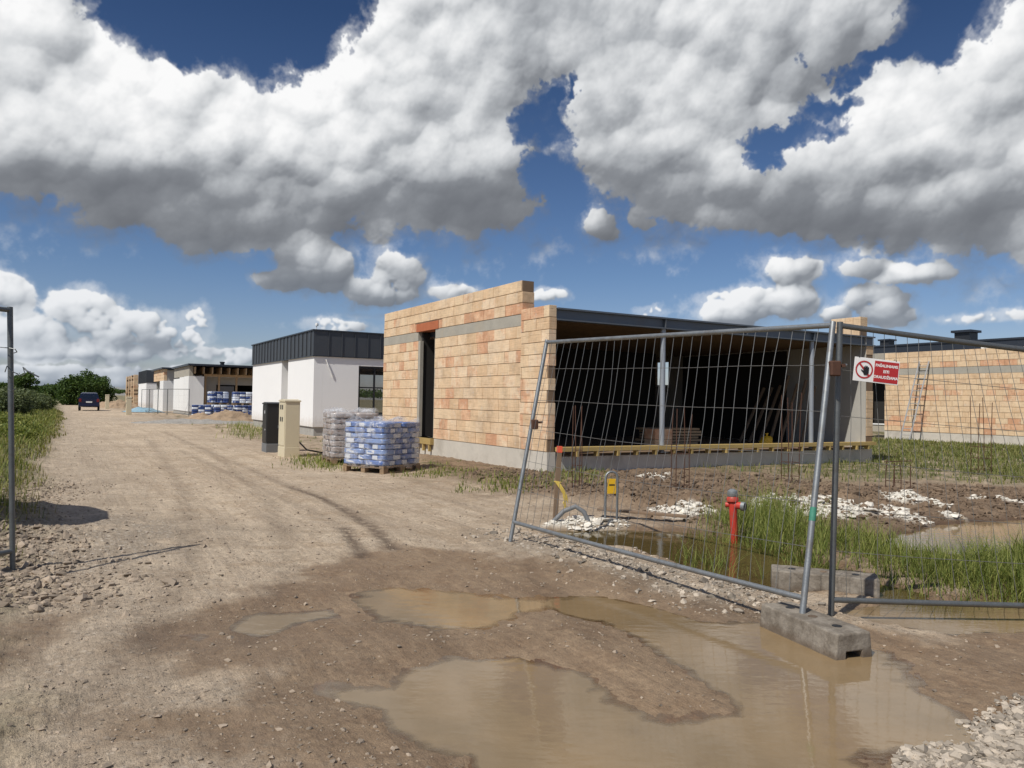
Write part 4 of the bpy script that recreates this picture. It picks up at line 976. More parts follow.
# concrete fence feet
def foot(label, p, rz, L=.70, W=.27, H=.155, tilt=(0, 0)):
    t = thing('concrete_block', label, 'concrete block', p, rz, 'concrete feet of the site fence'); t.rotation_euler = (tilt[0], tilt[1], rz)
    bm = bmesh.new(); prof = [(-W/2, 0), (-.062, 0), (-.055, .055), (.055, .055), (.062, 0), (W/2, 0), (W/2-.012, H), (-W/2+.012, H)]
    a = [bm.verts.new((-L/2, y, z)) for y, z in prof]; b = [bm.verts.new((L/2, y, z)) for y, z in prof]; n = len(prof)
    bm.faces.new(a); bm.faces.new(b[::-1])
    for i in range(n): bm.faces.new((a[i], b[i], b[(i+1) % n], a[(i+1) % n]))
    bmesh.ops.subdivide_edges(bm, edges=[e for e in bm.edges if e.calc_length() > .3], cuts=9)
    bmesh.ops.triangulate(bm, faces=[f for f in bm.faces if len(f.verts) > 4 and abs(f.normal.x) > .9])
    for v in bm.verts:
        k = fbm(np.array([v.co.x*9+p[0]*7]), np.array([v.co.y*9+v.co.z*13]), 3)[0]; v.co += Vector((.006*k, .008*k, .007*k))
    MB().bm(bm, .5).build('block', M['foot'], t, bevel=.009)
    for k in range(3):
        x = -L*.30+k*L*.30; MB().lathe([(.030, 0), (.030, .004)], 14, (x, 0, H-.001)).build('socket', M['sign_black'] if k != 1 else M['clod'], t)
    return t
b1a, b1b = np.array(gnd(851, 657, -.03)), np.array(gnd(768, 627, -.03)); dd = b1b-b1a
b1a = np.array(gnd(853, 658, -.03)); rz1 = math.atan2(-.60, .20)
cen = b1a+np.array([-.20, .60, 0])/math.hypot(.2, .6)*.35
foot('near concrete fence foot standing in the large puddle', (cen[0], cen[1], -.045), rz1, .72, .27, .165)
b2 = np.array(gnd(828, 592, -.02)); foot('concrete fence foot lying behind the two posts, half in the ditch', (b2[0], b2[1]+.10, -.05), R(-17), .80, .25, .17, (R(2), R(1)))

# ------------------------------------------------------------------ things on the plot
hp = gnd(735, 546, -.06); hy = thing('fire_hydrant', 'leaning red hydrant standing in the ditch among grass', 'hydrant', (hp[0], hp[1], -.12), 0)
hy.rotation_euler = (0, R(-3), R(-20)); hy.scale = (.74, .74, .88)
MB().tube([(0, 0, 0), (0, 0, .2), (0, 0, .62)], [.050, .052, .058], 16).build('standpipe', M['red'], hy, smooth=True)
MB().lathe([(.058, .60), (.085, .615), (.085, .65), (.07, .67)], 18).build('flange', M['red'], hy, smooth=True)
MB().lathe([(.066, .67), (.078, .69), (.070, .74), (.030, .765)], 18).build('cap', M['cast'], hy, smooth=True)
ob = MB(); ob.tube([(0, 0, .56), (.07, -.03, .565), (.13, -.055, .56)], [.05, .045, .042], 12); ob.build('outlet', M['red'], hy, smooth=True)
MB().tube([(.125, -.053, .56), (.175, -.075, .555)], [.055, .055], 14).build('coupling', M['cast'], hy, smooth=True); MB().tube([(.172, -.073, .555), (.181, -.077, .555)], .042, 14).build('outlet_cap', M['sign_black'], hy, smooth=True)
MB().tube([(-.05, 0, .57), (-.10, .01, .57)], [.03, .033], 10).build('side_stub', M['red'], hy, smooth=True)

up = gnd(611, 521, .03); uh = thing('hoop_post', 'galvanised hoop post with a yellow tag beside the ditch', 'hoop post', (up[0], up[1], 0), .2)
w_ = .075; pts = [(-w_, 0, -.05), (-w_, 0, .55)]+[(-w_*math.cos(a), 0, .55+w_*math.sin(a)) for a in np.linspace(.3, math.pi-.3, 8)]+[(w_, 0, .55), (w_, 0, -.05)]
MB().tube(pts, .015, 10).build('hoop', M['galv'], uh, smooth=True); MB().box((-.055, -.012, .36), (.055, -.006, .54), None, .002).build('tag', M['yellow'], uh)
MB().box((-.035, -.0145, .46), (.035, -.0125, .475)).build('tag_mark', M['sign_black'], uh)

sp = gnd(555, 520, .03); sk = thing('marker_stake', 'wooden marker stake with red painted top and yellow cord', 'stake', (sp[0], sp[1], 0), .15); sk.rotation_euler = (R(1), R(2.5), .15)
MB().prism([(-.028, -.02), (.028, -.02), (.028, .02), (-.028, .02)], -.05, .90).build('shaft', M['oldwood'], sk); MB().prism([(-.031, -.023), (.031, -.023), (.031, .023), (-.031, .023)], .85, .925).build('painted_top', M['orange'], sk)
rb = MB(); rb.tube([(-.035, -.03, .50), (.035, -.03, .49), (.035, .03, .50), (-.035, .03, .49), (-.03, -.03, .50)], .008, 5)
for k in range(9):
    a = random.uniform(-.02, .03); rb.tube([(-.02+a, -.03, .50), (.04+a, -.05, .42), (.08+random.uniform(-.03, .05), -.05, .33), (.12+random.uniform(-.05, .05), -.045, .21+random.uniform(-.03, .05))], .007, 5)
rb.build('cord', M['ribbon'], sk)

# rebar starters for the terrace columns
def rebar(label, px, py, top, n, wid, frame=False):
    p = gnd(px, py, .08); t = thing('rebar_cage', label, 'rebar', (p[0], p[1], hz(p[0], p[1])-.03), random.uniform(-.3, .3), 'rebar starters standing in the mud')
    for k in range(n):
        x, y = ((-wid, -wid), (wid, -wid), (wid, wid), (-wid, wid), (0, wid), (0, -wid))[k]
        h_ = top*random.uniform(.88, 1.04); MB().tube([(x, y, 0), (x+random.uniform(-.01, .01), y, h_*.5), (x+random.uniform(-.03, .03), y+random.uniform(-.03, .03), h_)], .0075, 6).build('bar', M['rust'], t)
    for z in ((.15, .4, .65) if not frame else (.2,)):
        if z < top: MB().tube([(-wid, -wid, z), (wid, -wid, z), (wid, wid, z), (-wid, wid, z), (-wid, -wid, z)], .004, 5).build('tie', M['rust'], t)
    if frame: MB().tube([(-wid-.1, 0, top-.02), (wid+.12, .02, top+.0)], .008, 6).build('cross_bar', M['rust'], t)
rebar('tall bare rebar starter near the wooden stake, leftmost of the cages', 577, 487, 1.5, 4, .06)
rebar('rebar cage in front of the middle of the open house, left of the hydrant', 680, 490, 1.45, 4, .11)
rebar('rebar cage behind the grass just left of the two fence posts', 790, 482, 1.65, 4, .11)
rebar('short rusty rebar stub with a bent cross bar on top', 898, 489, .55, 5, .14, True)
rebar('tall rebar cage standing farthest right in front of the brick wall', 981, 472, 1.75, 4, .14)
# a dropped plank and hose in the mud
pk = gnd(640, 512, .12); pl = thing('muddy_plank', 'long muddy plank lying across the spoil behind the ditch', 'plank', (pk[0], pk[1], .10), R(-28))
MB().box((-.55, -.05, 0), (.6, .05, .03), None, .004).build('board', M['oldwood'], pl)
ch = gnd(572, 520, .05); cho = thing('hose_end', 'short bent grey hose end lying on the white lime by the stake', 'hose', (ch[0], ch[1], .05), 0)
MB().tube([(-.22, 0, -.02), (-.10, .02, .10), (.04, .02, .16), (.14, .0, .10), (.2, -.02, -.02)], .028, 10).build('hose', M['greybase'], cho, smooth=True)

# ------------------------------------------------------------------ cabinets and pallets
def cabinet(name, label, px, py, h, w, d, mat, base, rz=HDG, kind=0):
    p = gnd(px, py); t = thing(name, label, 'cabinet', (p[0], p[1], hz(p[0], p[1])-.02), rz)
    MB().box((-w/2-.01, -d/2-.01, 0), (w/2+.01, d/2+.01, .26), None, .008).build('base', M[base], t)
    MB().box((-w/2, -d/2, .262), (w/2, d/2, h-.05), None, .008).build('body', M[mat], t)
    MB().prism([(-d/2-.02, h-.052), (d/2+.02, h-.052), (d/2+.02, h-.02), (0, h+.01), (-d/2-.02, h-.02)], -w/2-.02, w/2+.02, axis='x').build('lid', M[mat], t)
    dr = MB().box((-w/2-.012, -d/2+.03, .30), (-w/2-.002, d/2-.03, h-.08), None, .003).build('door', M[mat], t)
    if kind == 1:
        for y in (-.12, .06):
            for z in (h*.62, h*.83): MB().box((-w/2-.018, y, z), (-w/2-.0125, y+.09, z+.11)).build('meter_window', M['frame'], dr)
    else: 
        MB().box((-w/2-.02, -.06, h*.78), (-w/2-.0125, -.03, h*.84)).build('mark', M['sign_white'], dr); MB().box((-w/2-.02, -.12, h*.45), (-w/2-.0125, -.10, h*.48)).build('mark', M['sign_white'], dr)
    MB().tube([(-w/2-.012, d/2-.08, h*.55), (-w/2-.035, d/2-.08, h*.55), (-w/2-.035, d/2-.08, h*.5)], .008, 6).build('handle', M['greybase'], dr)
    return t
cabinet('utility_cabinet', 'black utility cabinet on a grey base at the roadside', 272, 451.5, 1.36, .42, .50, 'blackbox', 'greybase')
cabinet('utility_cabinet', 'beige electric meter cabinet beside the black one', 288.5, 456, 1.44, .36, .62, 'cabinet', 'cabinet', kind=1)
cabinet('utility_cabinet', 'lone beige cabinet far along the street by the blue sheet', 128.5, 415, 1.35, .34, .55, 'cabinet', 'cabinet', kind=1)
cabinet('utility_cabinet', 'smallest beige cabinet, standing beside the parked car', 107, 409, 1.5, .34, .6, 'cabinet', 'cabinet', kind=1)

def sack(mb, c, sx, sy, sz, rz=0., sag=.0, rnd=None):
    bm = bmesh.new(); bmesh.ops.create_cube(bm, size=1); bmesh.ops.subdivide_edges(bm, edges=bm.edges[:], cuts=3, use_grid_fill=True)
    for v in bm.verts:
        x, y, z = v.co*2; e = max(abs(x), abs(y)); f = 1-.55*max(0, e-.45)**1.3
        px_ = math.copysign(abs(x)**.9, x); py_ = math.copysign(abs(y)**.9, y)
        corner = 1-.06*(abs(x)*abs(y))**4
        v.co = Vector((px_*sx/2*corner+random.uniform(-.006, .006), py_*sy/2*corner+random.uniform(-.006, .006), z*sz/2*f*1.02+random.uniform(-.006, .006)))
    mb.bm(bm, random.random() if rnd is None else rnd, Matrix.Translation(c) @ Matrix.Rotation(rz, 4, 'Z'))
def pallet_part(t, L=1.2, W=.8, mat='palletwood'):
    mb = MB()
    for y in (-W/2+.05, 0, W/2-.05):
        for x in (-L/2+.07, 0, L/2-.07): mb.box((x-.07, y-.05, .02), (x+.07, y+.05, .10))
        mb.box((-L/2, y-.05, 0), (L/2, y+.05, .02))
    for k in range(5): x = -W/2+.06+k*(W-.12)/4; mb.box((-L/2, x-.055, .122), (L/2, x+.055, .144))
    for x in (-L/2+.07, 0, L/2-.07): mb.box((x-.07, -W/2, .101), (x+.07, W/2, .121))
    return mb.build('pallet', M[mat], t)
def wrap(t, L, W, h0, h1, mat='film', seed=1):
    g = random.Random(seed); bm = bmesh.new(); bmesh.ops.create_cube(bm, size=1); bmesh.ops.subdivide_edges(bm, edges=bm.edges[:], cuts=9, use_grid_fill=True)
    for v in bm.verts:
        x, y, z = v.co*2; c = (abs(x)*abs(y))**6; j = lambda: g.uniform(-.012, .012)
        lip = .08*max(0, z-.9)/.1*max(0, math.sin(x*5+seed)+math.cos(y*6))*.6
        v.co = Vector((x*L/2*(1-.05*c)+j(), y*W/2*(1-.05*c)+j(), (h0+h1)/2+z*(h1-h0)/2+j()+lip))
    return MB().bm(bm, .5).build('wrap', M[mat], t, smooth='all')
def bag_pallet(name, label, p, rz, layers, L, W, bh, mats, group, with_wrap=True, tall=.0, each=True, seed=1):
    random.seed(seed); t = thing(name, label, 'pallet of bags', p, rz, group); pallet_part(t, L, W); far = None
    z = .146
    for k in range(layers):
        if k % 2 == 0: lay = [(-L/3, -W/4, L/3-.02, W/2-.02), (0, -W/4, L/3-.02, W/2-.02), (L/3, -W/4, L/3-.02, W/2-.02), (-L/3, W/4, L/3-.02, W/2-.02), (0, W/4, L/3-.02, W/2-.02), (L/3, W/4, L/3-.02, W/2-.02)]
        else: lay = [(-L/4, -W/3, L/2-.02, W/3-.02), (L/4, -W/3, L/2-.02, W/3-.02), (-L/4, 0, L/2-.02, W/3-.02), (L/4, 0, L/2-.02, W/3-.02), (-L/4, W/3, L/2-.02, W/3-.02), (L/4, W/3, L/2-.02, W/3-.02)]
        for x, y, sx, sy in lay:
            if abs(x) < .05 and abs(y) < .05: continue
            mb = MB(); sack(mb, (x+random.uniform(-.015, .015), y+random.uniform(-.015, .015), z+bh/2), sx, sy, bh*1.04, random.uniform(-.04, .04))
            b = mb.build('bag', M[mats[0]], t, smooth='all')
            if len(mats) > 1:
                # printed label panel on the outward ends
                q = MB()
                if abs(x)+sx/2 > L/2-.05: s_ = math.copysign(1, x); q.box((x+s_*(sx/2-.004), y-sy*.02, z+bh*.16), (x+s_*(sx/2+.004), y+sy*.36, z+bh*.86))
                if abs(y)+sy/2 > W/2-.05: s_ = math.copysign(1, y); q.box((x+sx*.0, y+s_*(sy/2-.004), z+bh*.16), (x+sx*.38, y+s_*(sy/2+.004), z+bh*.86))
                if q.v: q.build('printed_panel', M[mats[1]], b)
        z += bh
    if with_wrap: wrap(t, L+.03, W+.03, .10, z+.02, seed=seed)
    return t
p1 = np.array(gnd(386, 471)); a1 = plot(0, 0); 
def pallet_at(px, py, rz, L, W):      # put the pallet so that its nearest corner stands at px, py
    p = np.array(gnd(px, py)); c, s = math.cos(rz), math.sin(rz); best = None
    for sx in (-1, 1):
        for sy in (-1, 1):
            o = np.array([c*sx*L/2-s*sy*W/2, s*sx*L/2+c*sy*W/2])
            if best is None or o[1] < best[1]: best = o
    q = p[:2]-best; return (q[0], q[1], hz(q[0], q[1]))
rzp = HDG+R(28); rzb = HDG-R(5)
bag_pallet('bag_pallet', 'wrapped pallet of blue and white cement bags beside the block house', pallet_at(384, 474, rzp, 1.12, 1.08), rzp, 8, 1.15, 1.08, .107, ('bluebag', 'whitebag'), 'pallets of bags beside the block house', seed=41)
bag_pallet('bag_pallet', 'bulging wrapped pallet of brown bags behind the blue one', pallet_at(331, 465, rzb, 1.05, 1.0), rzb, 8, 1.05, 1.0, .125, ('brownbag', 'brownbag'), 'pallets of bags beside the block house', seed=42)
# far stacks of blue bundles in front of the timber house
def bundle(loc, rz, seed):
    t = thing('bag_pallet', 'blue and white wrapped bundle in the far heap before the timber fronted house', 'pallet of bags', loc, rz, 'blue bundles heaped on the empty plot')
    random.seed(seed); pallet_part(t); mb = MB(); q = MB()
    for k in range(5):
        for x in (-.4, 0, .4):
            for y in (-.2, .2): sack(mb, (x, y, .146+.15*k+.075), .4, .4, .155)
    mb.build('bag_block', M['bundle'], t, smooth='all')
    q.box((-.55, -.35, .885), (.5, .3, .915)); q.build('white_film', M['whitebag'], t); return t
sd_ = 0
for s_, t_, z in ((-.3, 41.5, 0), (.95, 42.3, 0), (1.0, 41.2, 0), (2.35, 41.6, 0), (3.65, 41.9, 0), (5.0, 42.2, 0), (.9, 42.6, .9), (2.1, 42.9, 0), (2.3, 41.8, .9), (3.6, 42.2, .9), (4.95, 42.4, .9), (3.4, 43.3, 0), (4.8, 43.6, 0), (3.9, 42.5, 1.8), (5.1, 42.7, 1.8)):
    p = plot(s_, t_); sd_ += 1; b = bundle((p[0], p[1], hz(p[0], p[1])+z), HDG+random.uniform(-.25, .25), 100+sd_)
# sheet, rubble and soil piles along the street
p = gnd(143, 412); tp = thing('blue_sheet', 'crumpled pale blue plastic sheet on the ground by the far fence', 'sheet', (p[0], p[1], 0), HDG)
bm = bmesh.new(); bmesh.ops.create_grid(bm, x_segments=24, y_segments=16, size=1)
for v in bm.verts:
    x, y = v.co.x, v.co.y; r_ = math.hypot(x, y); v.co = Vector((x*1.6, y*2.2, max(0, .5*(1-r_**2))*(.7+.5*fbm(np.array([x*2.]), np.array([y*2.]), 4)[0])+.03))
MB().bm(bm, .5).build('sheet', M['tarp'], tp, smooth='all')
def heap(name, label, cat, px, py, rx, ry, h_, mat, seed):
    p = gnd(px, py); t = thing(name, label, cat, (p[0], p[1], hz(p[0], p[1])-.05), HDG)
    bm = bmesh.new(); bmesh.ops.create_grid(bm, x_segments=44, y_segments=44, size=1)
    for v in bm.verts:
        x, y = v.co.x, v.co.y; k = 1-min(1, x*x+y*y); n_ = fbm(np.array([x*2.2+seed]), np.array([y*2.2]), 6, .62)[0]
        v.co = Vector((x*rx*(1+.2*n_), y*ry*(1+.2*n_), h_*max(0, k**1.1*(1+1.1*n_))-.05*(k <= 0)))
    MB().bm(bm, .5).build('heap', M[mat], t, smooth='all'); return t
M['soil'] = plain('pale_soil', (.36, .26, .17), .95, 0, .22, 5, .8, bscale=14, bdist=.05)
M['grey_rubble'] = plain('grey_rubble', (.33, .31, .28), .95, 0, .28, 4, .9, bscale=9, bdist=.08)
heap('soil_pile', 'low brown soil pile in front of the blue bundles', 'soil pile', 221, 421, 2.6, 1.6, .55, 'soil', 3)
heap('rubble_pile', 'flat grey rubble spread at the roadside left of the soil pile', 'rubble pile', 196, 423, 3.6, 1.6, .22, 'grey_rubble', 5)
heap('soil_pile', 'pale soil heap beside the farthest cabinet at the pillar house', 'soil pile', 117, 408, 2.5, 2.5, .8, 'soil', 8)
# cables by the cabinets
p = gnd(302, 454); cb = thing('cable_loop', 'black cable rising out of the ground beside the beige cabinet', 'cable', (p[0], p[1], 0), HDG)
MB().tube([(-.3, .2, .45), (-.05, .1, .30), (.15, .1, .10), (.5, .0, .03), (1.2, -.3, .03)], .022, 7).build('cable', M['cable'], cb, smooth=True)
# far fence panels before the timber fronted house
def far_panel(a, b, label):
    A = plot(*a); B = plot(*b); za = 2.0
    t = panel('mesh_fence', label, (A[0], A[1], 0), (B[0], B[1], 0), (A[0], A[1], za), (B[0], B[1], za), 14, 4, mat='darkgalv', group='far fence panels by the timber fronted house')
far_panel((-2.2, 62), (-1.9, 58.6), 'far mesh fence panel beside the blue sheet')
far_panel((-1.9, 58.4), (-1.6, 55), 'far mesh fence panel standing between two others')
far_panel((-1.6, 54.8), (-1.3, 51.4), 'far mesh fence panel in front of the white insulation boards')
far_panel((-1.3, 51.2), (-.2, 48.0), 'far mesh fence panel ending at the blue bundles')

# ------------------------------------------------------------------ parked car seen from behind
cp = gnd(89.6, 410.9); car = thing('parked_car', 'dark blue estate car parked far down the dirt road, seen from behind', 'car', (cp[0]-1.1, cp[1]+1.9, 0), HDG-R(2)); car.scale = (.93, .93, 1.10)
secs = [(-2.15, .84, .42, .95, .90), (-2.1, .87, .35, 1.42, .70), (-1.6, .88, .3, 1.50, .66), (-.3, .88, .28, 1.50, .66), (.55, .88, .28, 1.42, .66), (1.15, .87, .28, .98, .80), (2.0, .84, .3, .85, .76), (2.2, .74, .36, .66, .68)]
vs = []; fs = []
for y, w, zb, zt, wt in secs:
    zm = min(.92, zt-.05); ring_ = [(-w*.92, zb), (w*.92, zb), (w, zb+.2), (w*.99, zm), (wt, zt-.04), (wt*.85, zt), (-wt*.85, zt), (-wt, zt-.04), (-w*.99, zm), (-w, zb+.2)]
    vs += [(x, y, z) for x, z in ring_]
for i in range(len(secs)-1):
    for k in range(10): fs.append((i*10+k, i*10+(k+1) % 10, (i+1)*10+(k+1) % 10, (i+1)*10+k))
fs += [tuple(range(10))[::-1], tuple(70+k for k in range(10))]
MB().add(vs, fs).build('body', M['carpaint'], car, smooth=True, bevel=.02)
MB().add([(-.66, -2.165, .96), (.66, -2.165, .96), (.60, -2.118, 1.36), (-.60, -2.118, 1.36)], [(0, 1, 2, 3)]).build('rear_window', M['glass'], car)
for s_ in (-1, 1):
    MB().add([(s_*.885, -1.9, .95), (s_*.885, 1.0, .95), (s_*.71, .5, 1.36), (s_*.71, -1.75, 1.40)], [(0, 1, 2, 3)]).build('side_window', M['glass'], car)
    MB().box((s_*.64, -2.17, .72), (s_*.86, -2.10, .98), None, .02).build('tail_lamp', M['lamp'], car)
    MB().box((s_*.90, .55, .92), (s_*1.03, .68, 1.05), None, .02).build('mirror', M['carpaint'], car)
    for y in (-1.35, 1.4):
        w = MB().tube([(s_*.72, y, .32), (s_*.90, y, .32)], .32, 20).build('wheel', M['tyre'], car, smooth=True); MB().tube([(s_*.89, y, .32), (s_*.91, y, .32)], .20, 16).build('rim', M['galv'], w, smooth=True)
MB().box((-.26, -2.19, .66), (.26, -2.16, .77)).build('number_plate', M['plate'], car); MB().box((-.84, -2.24, .36), (.84, -2.1, .58), None, .03).build('bumper', M['carpaint'], car)

# ------------------------------------------------------------------ plants
def blades(name, x, y, z, hh, mat, seed, lean=.35, w=.006, seg=3, parent=None):
    g = np.random.default_rng(seed); n = len(x)
    if n == 0: return None
    a = g.uniform(0, 6.28, n); ln = g.uniform(.1, lean, n)*hh; wd = w*g.uniform(.6, 1.4, n)
    V_ = np.zeros((n, (seg+1)*2, 3)); ks = np.linspace(0, 1, seg+1)
    for i, k in enumerate(ks):
        cx = x+np.cos(a)*ln*k*k; cy = y+np.sin(a)*ln*k*k; cz = z+hh*k*(1-.25*k*(ln/np.maximum(hh, 1e-3))); ww = wd*(1-k*.92)
        V_[:, 2*i] = np.stack([cx-np.sin(a)*ww, cy+np.cos(a)*ww, cz], -1); V_[:, 2*i+1] = np.stack([cx+np.sin(a)*ww, cy-np.cos(a)*ww, cz], -1)
    f = np.array([(2*i, 2*i+1, 2*i+3, 2*i+2) for i in range(seg)]); Fc = (f[None]+(np.arange(n)*(seg+1)*2)[:, None, None]).reshape(-1, 4)
    return np_mesh(name, V_.reshape(-1, 3), Fc, mat, None, False, {'rnd': np.repeat(g.random(n), seg)}, parent)
def in_poly(n, poly, seed, soft=.15):
    g = np.random.default_rng(seed); P = np.array(G(poly))[:, :2]; lo, hi = P.min(0)-.3, P.max(0)+.3
    x = g.uniform(lo[0], hi[0], n); y = g.uniform(lo[1], hi[1], n); sd = polysd(x, y, P)
    k = sd < g.normal(0, soft, n)+.25*fbm(x, y, 4, .6, 1.6); return x[k], y[k], g
# lush grass at the ditch
DG = [([(690,560),(745,572),(800,578),(830,560),(820,538),(770,520),(720,522),(695,540)], 9000, (.18, .46), 51),
      ([(745,560),(800,568),(815,540),(790,515),(755,512),(740,530)], 5000, (.30, .62), 52),
      ([(840,548),(880,575),(930,592),(1000,600),(1110,600),(1110,556),(1020,560),(960,566),(900,556),(850,538)], 17000, (.16, .40), 53),
      ([(930,585),(1000,598),(1110,598),(1110,566),(1010,572),(960,575)], 6000, (.25, .48), 54)]
X = []; Y = []; Hh = []
for poly, n, (a, b), sd in DG:
    x, y, g = in_poly(n, poly, sd); cl_ = .55+.6*sstep(-.3, .4, fbm(x, y, 4, .6, 2.4)); X.append(x); Y.append(y); Hh.append(g.uniform(a, b, len(x))*cl_)
X = np.concatenate(X); Y = np.concatenate(Y); Hh = np.concatenate(Hh); h = hzs(X, Y)[0]; k = h > WZ-.10
tag(blades('ditch_grass', X[k], Y[k], h[k]-.01, Hh[k]*.92, M['grass'], 55, 1.15, .0042, 4), kind='stuff')
# thin weeds on the verge, the plot and the roadside
def weeds(name, n, seed, box, key_thr, hmin, hmax, mat, w=.008, lean=.9):
    g = np.random.default_rng(seed); s_ = g.uniform(box[0], box[1], n); t_ = box[2]+(box[3]-box[2])*g.random(n)**1.7
    x = AX+s_*D2[0]+t_*D1[0]; y = AY+s_*D2[1]+t_*D1[1]; h, mk, ip = hzs(x, y); k = (y > 6.5) & (mk['grass'] > key_thr*g.uniform(.6, 1.3, n)) & (fbm(x, y, 4, .6, .9)+.15 > g.uniform(-.4, .35, n)) & (y > 1.5)
    d = np.hypot(x, y)[k]
    return tag(blades(name, x[k], y[k], h[k]-.01, g.uniform(hmin, hmax, k.sum())*(.7+.6*g.random(k.sum())), mat, seed+1, lean, w*np.clip(d/14, .7, 3.), 2), kind='stuff')
weeds('verge_grass', 80000, 61, (-15, -7.8, -9, 62), .30, .04, .20, M['drygrass'])
weeds('verge_weeds', 34000, 62, (-15, -8.6, -9, 60), .50, .07, .30, M['grass'])
weeds('plot_grass', 20000, 63, (2, 25.5, -5, 9), .25, .05, .20, M['lawn'], .008)
weeds('lawn_grass', 30000, 64, (9, 25.7, -5, 10), .30, .05, .17, M['lawn'], .008)
weeds('roadside_grass', 7000, 65, (-3.4, 0, -4, 30), .45, .04, .15, M['grass'], .007)
for nm, poly, n, sd, hh in (('cabinet_grass', [(296,462),(312,468),(350,470),(345,462),(310,456)], 900, 71, (.05, .18)), ('pallet_grass', [(405,476),(440,478),(470,476),(440,470)], 380, 72, (.04, .14)), ('house_grass', [(232,438),(262,440),(262,430),(236,424)], 1500, 73, (.12, .42)), ('wall_grass', [(470,492),(520,494),(540,486),(500,480)], 500, 74, (.04, .16)), ('pier_grass', [(556,486),(592,488),(590,474),(558,474)], 450, 76, (.05, .18))):
    x, y, g = in_poly(n*3, poly, sd, .3); h = hzs(x, y)[0]; tag(blades(nm, x, y, h-.01, g.uniform(*hh, len(x)), M['grass'], sd, .8, .009, 2), kind='stuff')

def leaves(name, C, nrm_spread, size, mat, seed, parent):      # leaf sized quads around given points
    g = np.random.default_rng(seed); n = len(C); u = g.normal(size=(n, 3)); u /= np.linalg.norm(u, axis=1, keepdims=True); v = np.cross(u, g.normal(size=(n, 3))); v /= np.linalg.norm(v, axis=1, keepdims=True)
    s = size*g.uniform(.6, 1.4, (n, 1)); V_ = np.stack([C-u*s, C-v*s*.45, C+u*s, C+v*s*.45], 1).reshape(-1, 3)
    return np_mesh(name, V_, np.arange(4*n).reshape(-1, 4), mat, None, False, {'rnd': g.random(n)}, parent)
def crown_points(g, lobes, per):
    out = []
    for cx, cy, cz, rx, ry, rz in lobes:
        n = int(per*(rx*ry*rz)**(2/3.)); d = g.normal(size=(n, 3)); d /= np.linalg.norm(d, axis=1, keepdims=True)
        r = (g.random((n, 1))**.35)*(1+.22*np.sin(d[:, :1]*7+cx*3)*np.cos(d[:, 1:2]*6+cy)); out.append(np.array([cx, cy, cz])+d*r*np.array([rx, ry, rz]))
    return np.concatenate(out)
def bush(name, label, cat, loc, w, h_, seed, mat='leaf', leaf=.10, per=900, group=None, trunk=.0, nl=9):
    g = np.random.default_rng(seed); t = thing(name, label, cat, loc, g.uniform(0, 6), group); lobes = []
    for k in range(nl):
        a = g.uniform(0, 6.28); r = math.sqrt(g.random())*w*.5*.68; top = h_*(.55+.45*(1-(r/(w*.5))**2))*g.uniform(.75, 1.0); rad = w*.5*g.uniform(.28, .5)
        rz_ = min(rad*.8, (top-trunk*.6)*.5); lobes.append((r*math.cos(a), r*math.sin(a), max(top-rz_, rz_*.8+trunk*.6), rad, rad, rz_))
        if trunk == 0: lobes.append((r*math.cos(a)*1.1, r*math.sin(a)*1.1, top*.35, rad*.95, rad*.95, top*.4))
    leaves('crown', crown_points(g, lobes, per), 1, leaf, M[mat], seed, t)
    tb = MB()
    for k in range(5):
        a = k*1.26+g.uniform(-.3, .3); q = lobes[(k*2) % len(lobes)]
        tb.tube([(.05*math.cos(a), .05*math.sin(a), -.1), (q[0]*.35, q[1]*.35, q[2]*.5), (q[0]*.8, q[1]*.8, q[2])], [.03*h_*.9+.01, .02*h_, .008*h_], 7)
    tb.build('trunk', M['bark'], t, smooth=True); return t
def sp_(s, t): p = plot(s, t); return (p[0], p[1], hz(p[0], p[1])-.05)
# thicket on the left of the street
LB = [((-11.4, 38), 4.2, 1.75, 'greyleaf', 'grey green willow bush closest to the road on the left verge'), ((-13.8, 33), 3.6, 1.5, 'leaf', 'dark leafy bush behind the gate post on the left'),
      ((-11.6, 45), 4.5, 1.9, 'greyleaf', 'broad grey green bush in the middle of the left thicket'), ((-14.5, 40), 5., 2.1, 'leaf', 'wide green bush at the back of the left thicket'),
      ((-10.6, 52), 3.6, 1.7, 'greyleaf', 'low grey bush where the road edge bends away'), ((-16.5, 36), 4.5, 1.6, 'greyleaf', 'pale bush rising at the far left edge'),
      ((-13, 50), 4.5, 2.0, 'leaf', 'green bush beyond the thicket, level with the parked car'), ((-17, 52), 6, 2.4, 'leaf', 'large dark bush far back on the left'), ((-10.3, 60), 3.2, 1.5, 'leaf', 'small round bush at the end of the verge'), ((-18, 44), 5, 2.0, 'greyleaf', 'grey bush half hidden behind the thicket')]
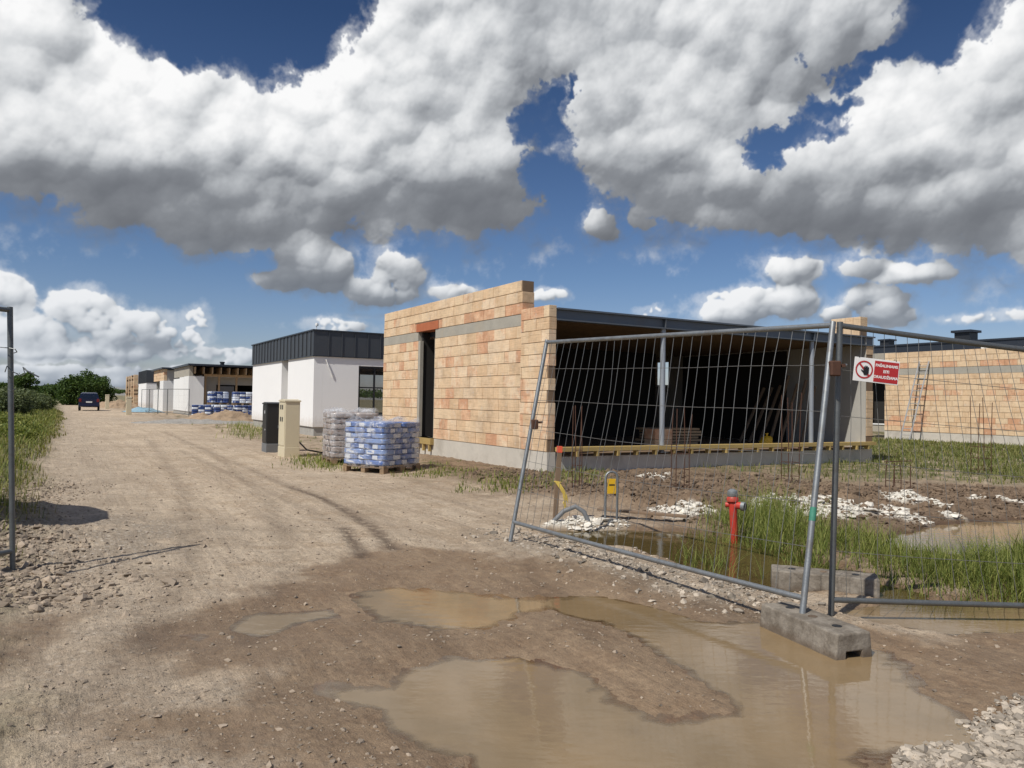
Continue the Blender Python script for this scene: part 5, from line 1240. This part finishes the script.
for k, ((s_, t_), w, h_, mt, lb) in enumerate(LB): bush('bush', lb, 'bush', sp_(s_, t_), w, h_, 200+k, mt, .085, 1500, 'bushes along the left side of the road')
for k, (px, py, w, h_, lb) in enumerate(((12, 438, 1.6, .75, 'bright green weed clump low behind the gate post'), (3, 428, 1.8, .9, 'bright green weed clump at the left picture edge'), (28, 430, 1.3, .5, 'small green weed clump on the left verge slope'))):
    p = gnd(px, py, .2); bush('weed_clump', lb, 'weeds', (p[0], p[1], hz(p[0], p[1])-.05), w, h_*.75, 230+k, 'grass', .04, 1500, 'weed clumps on the left verge')
# trees
def tree(label, px, Y, w, h_, seed, mat='treeleaf', leaf=.17, per=380, nl=14, trunk=.0):
    x = (px-512)/F*Y; bush('tree', label, 'tree', (x, Y, hz(x, Y)-.1), w, h_, seed, mat, leaf, per, 'trees at the end of the road', trunk, nl)
tree('dark rounded tree closing the end of the road, left part', 80, 104, 5.2, 4.6, 301); tree('dark rounded tree closing the end of the road, tallest middle part', 90, 108, 5.6, 5.2, 302); tree('dark rounded tree closing the end of the road, right part', 101, 106, 5.0, 4.3, 303)
tree('dark tree above the thicket behind the left gate post', 24, 88, 3.4, 4.3, 304); tree('low dark tree left of the gate post on the skyline', 3, 98, 3.2, 3.0, 305); tree('small tree on the skyline over the thicket', 42, 170, 6, 3.2, 306, leaf=.25, per=260)
tree('distant dark tree where the road meets the skyline', 60, 190, 10, 4.5, 307, leaf=.3, per=200)
def wood():
    g = np.random.default_rng(77); C = []
    for k in range(260):
        a = R(g.uniform(-42, 42)); Y = g.uniform(520, 900); x = math.tan(a)*Y; n = 240; d = g.normal(size=(n, 3)); d /= np.linalg.norm(d, axis=1, keepdims=True); w = g.uniform(6, 16); h_ = g.uniform(3, 7)
        C.append(np.array([x, Y, h_*.5+3.0])+d*np.array([w, w, h_*.55])*g.random((n, 1))**.4)
    return leaves('far_wood', np.concatenate(C), 1, .9, M['treeleaf'], 78, None)
tag(wood(), kind='stuff')
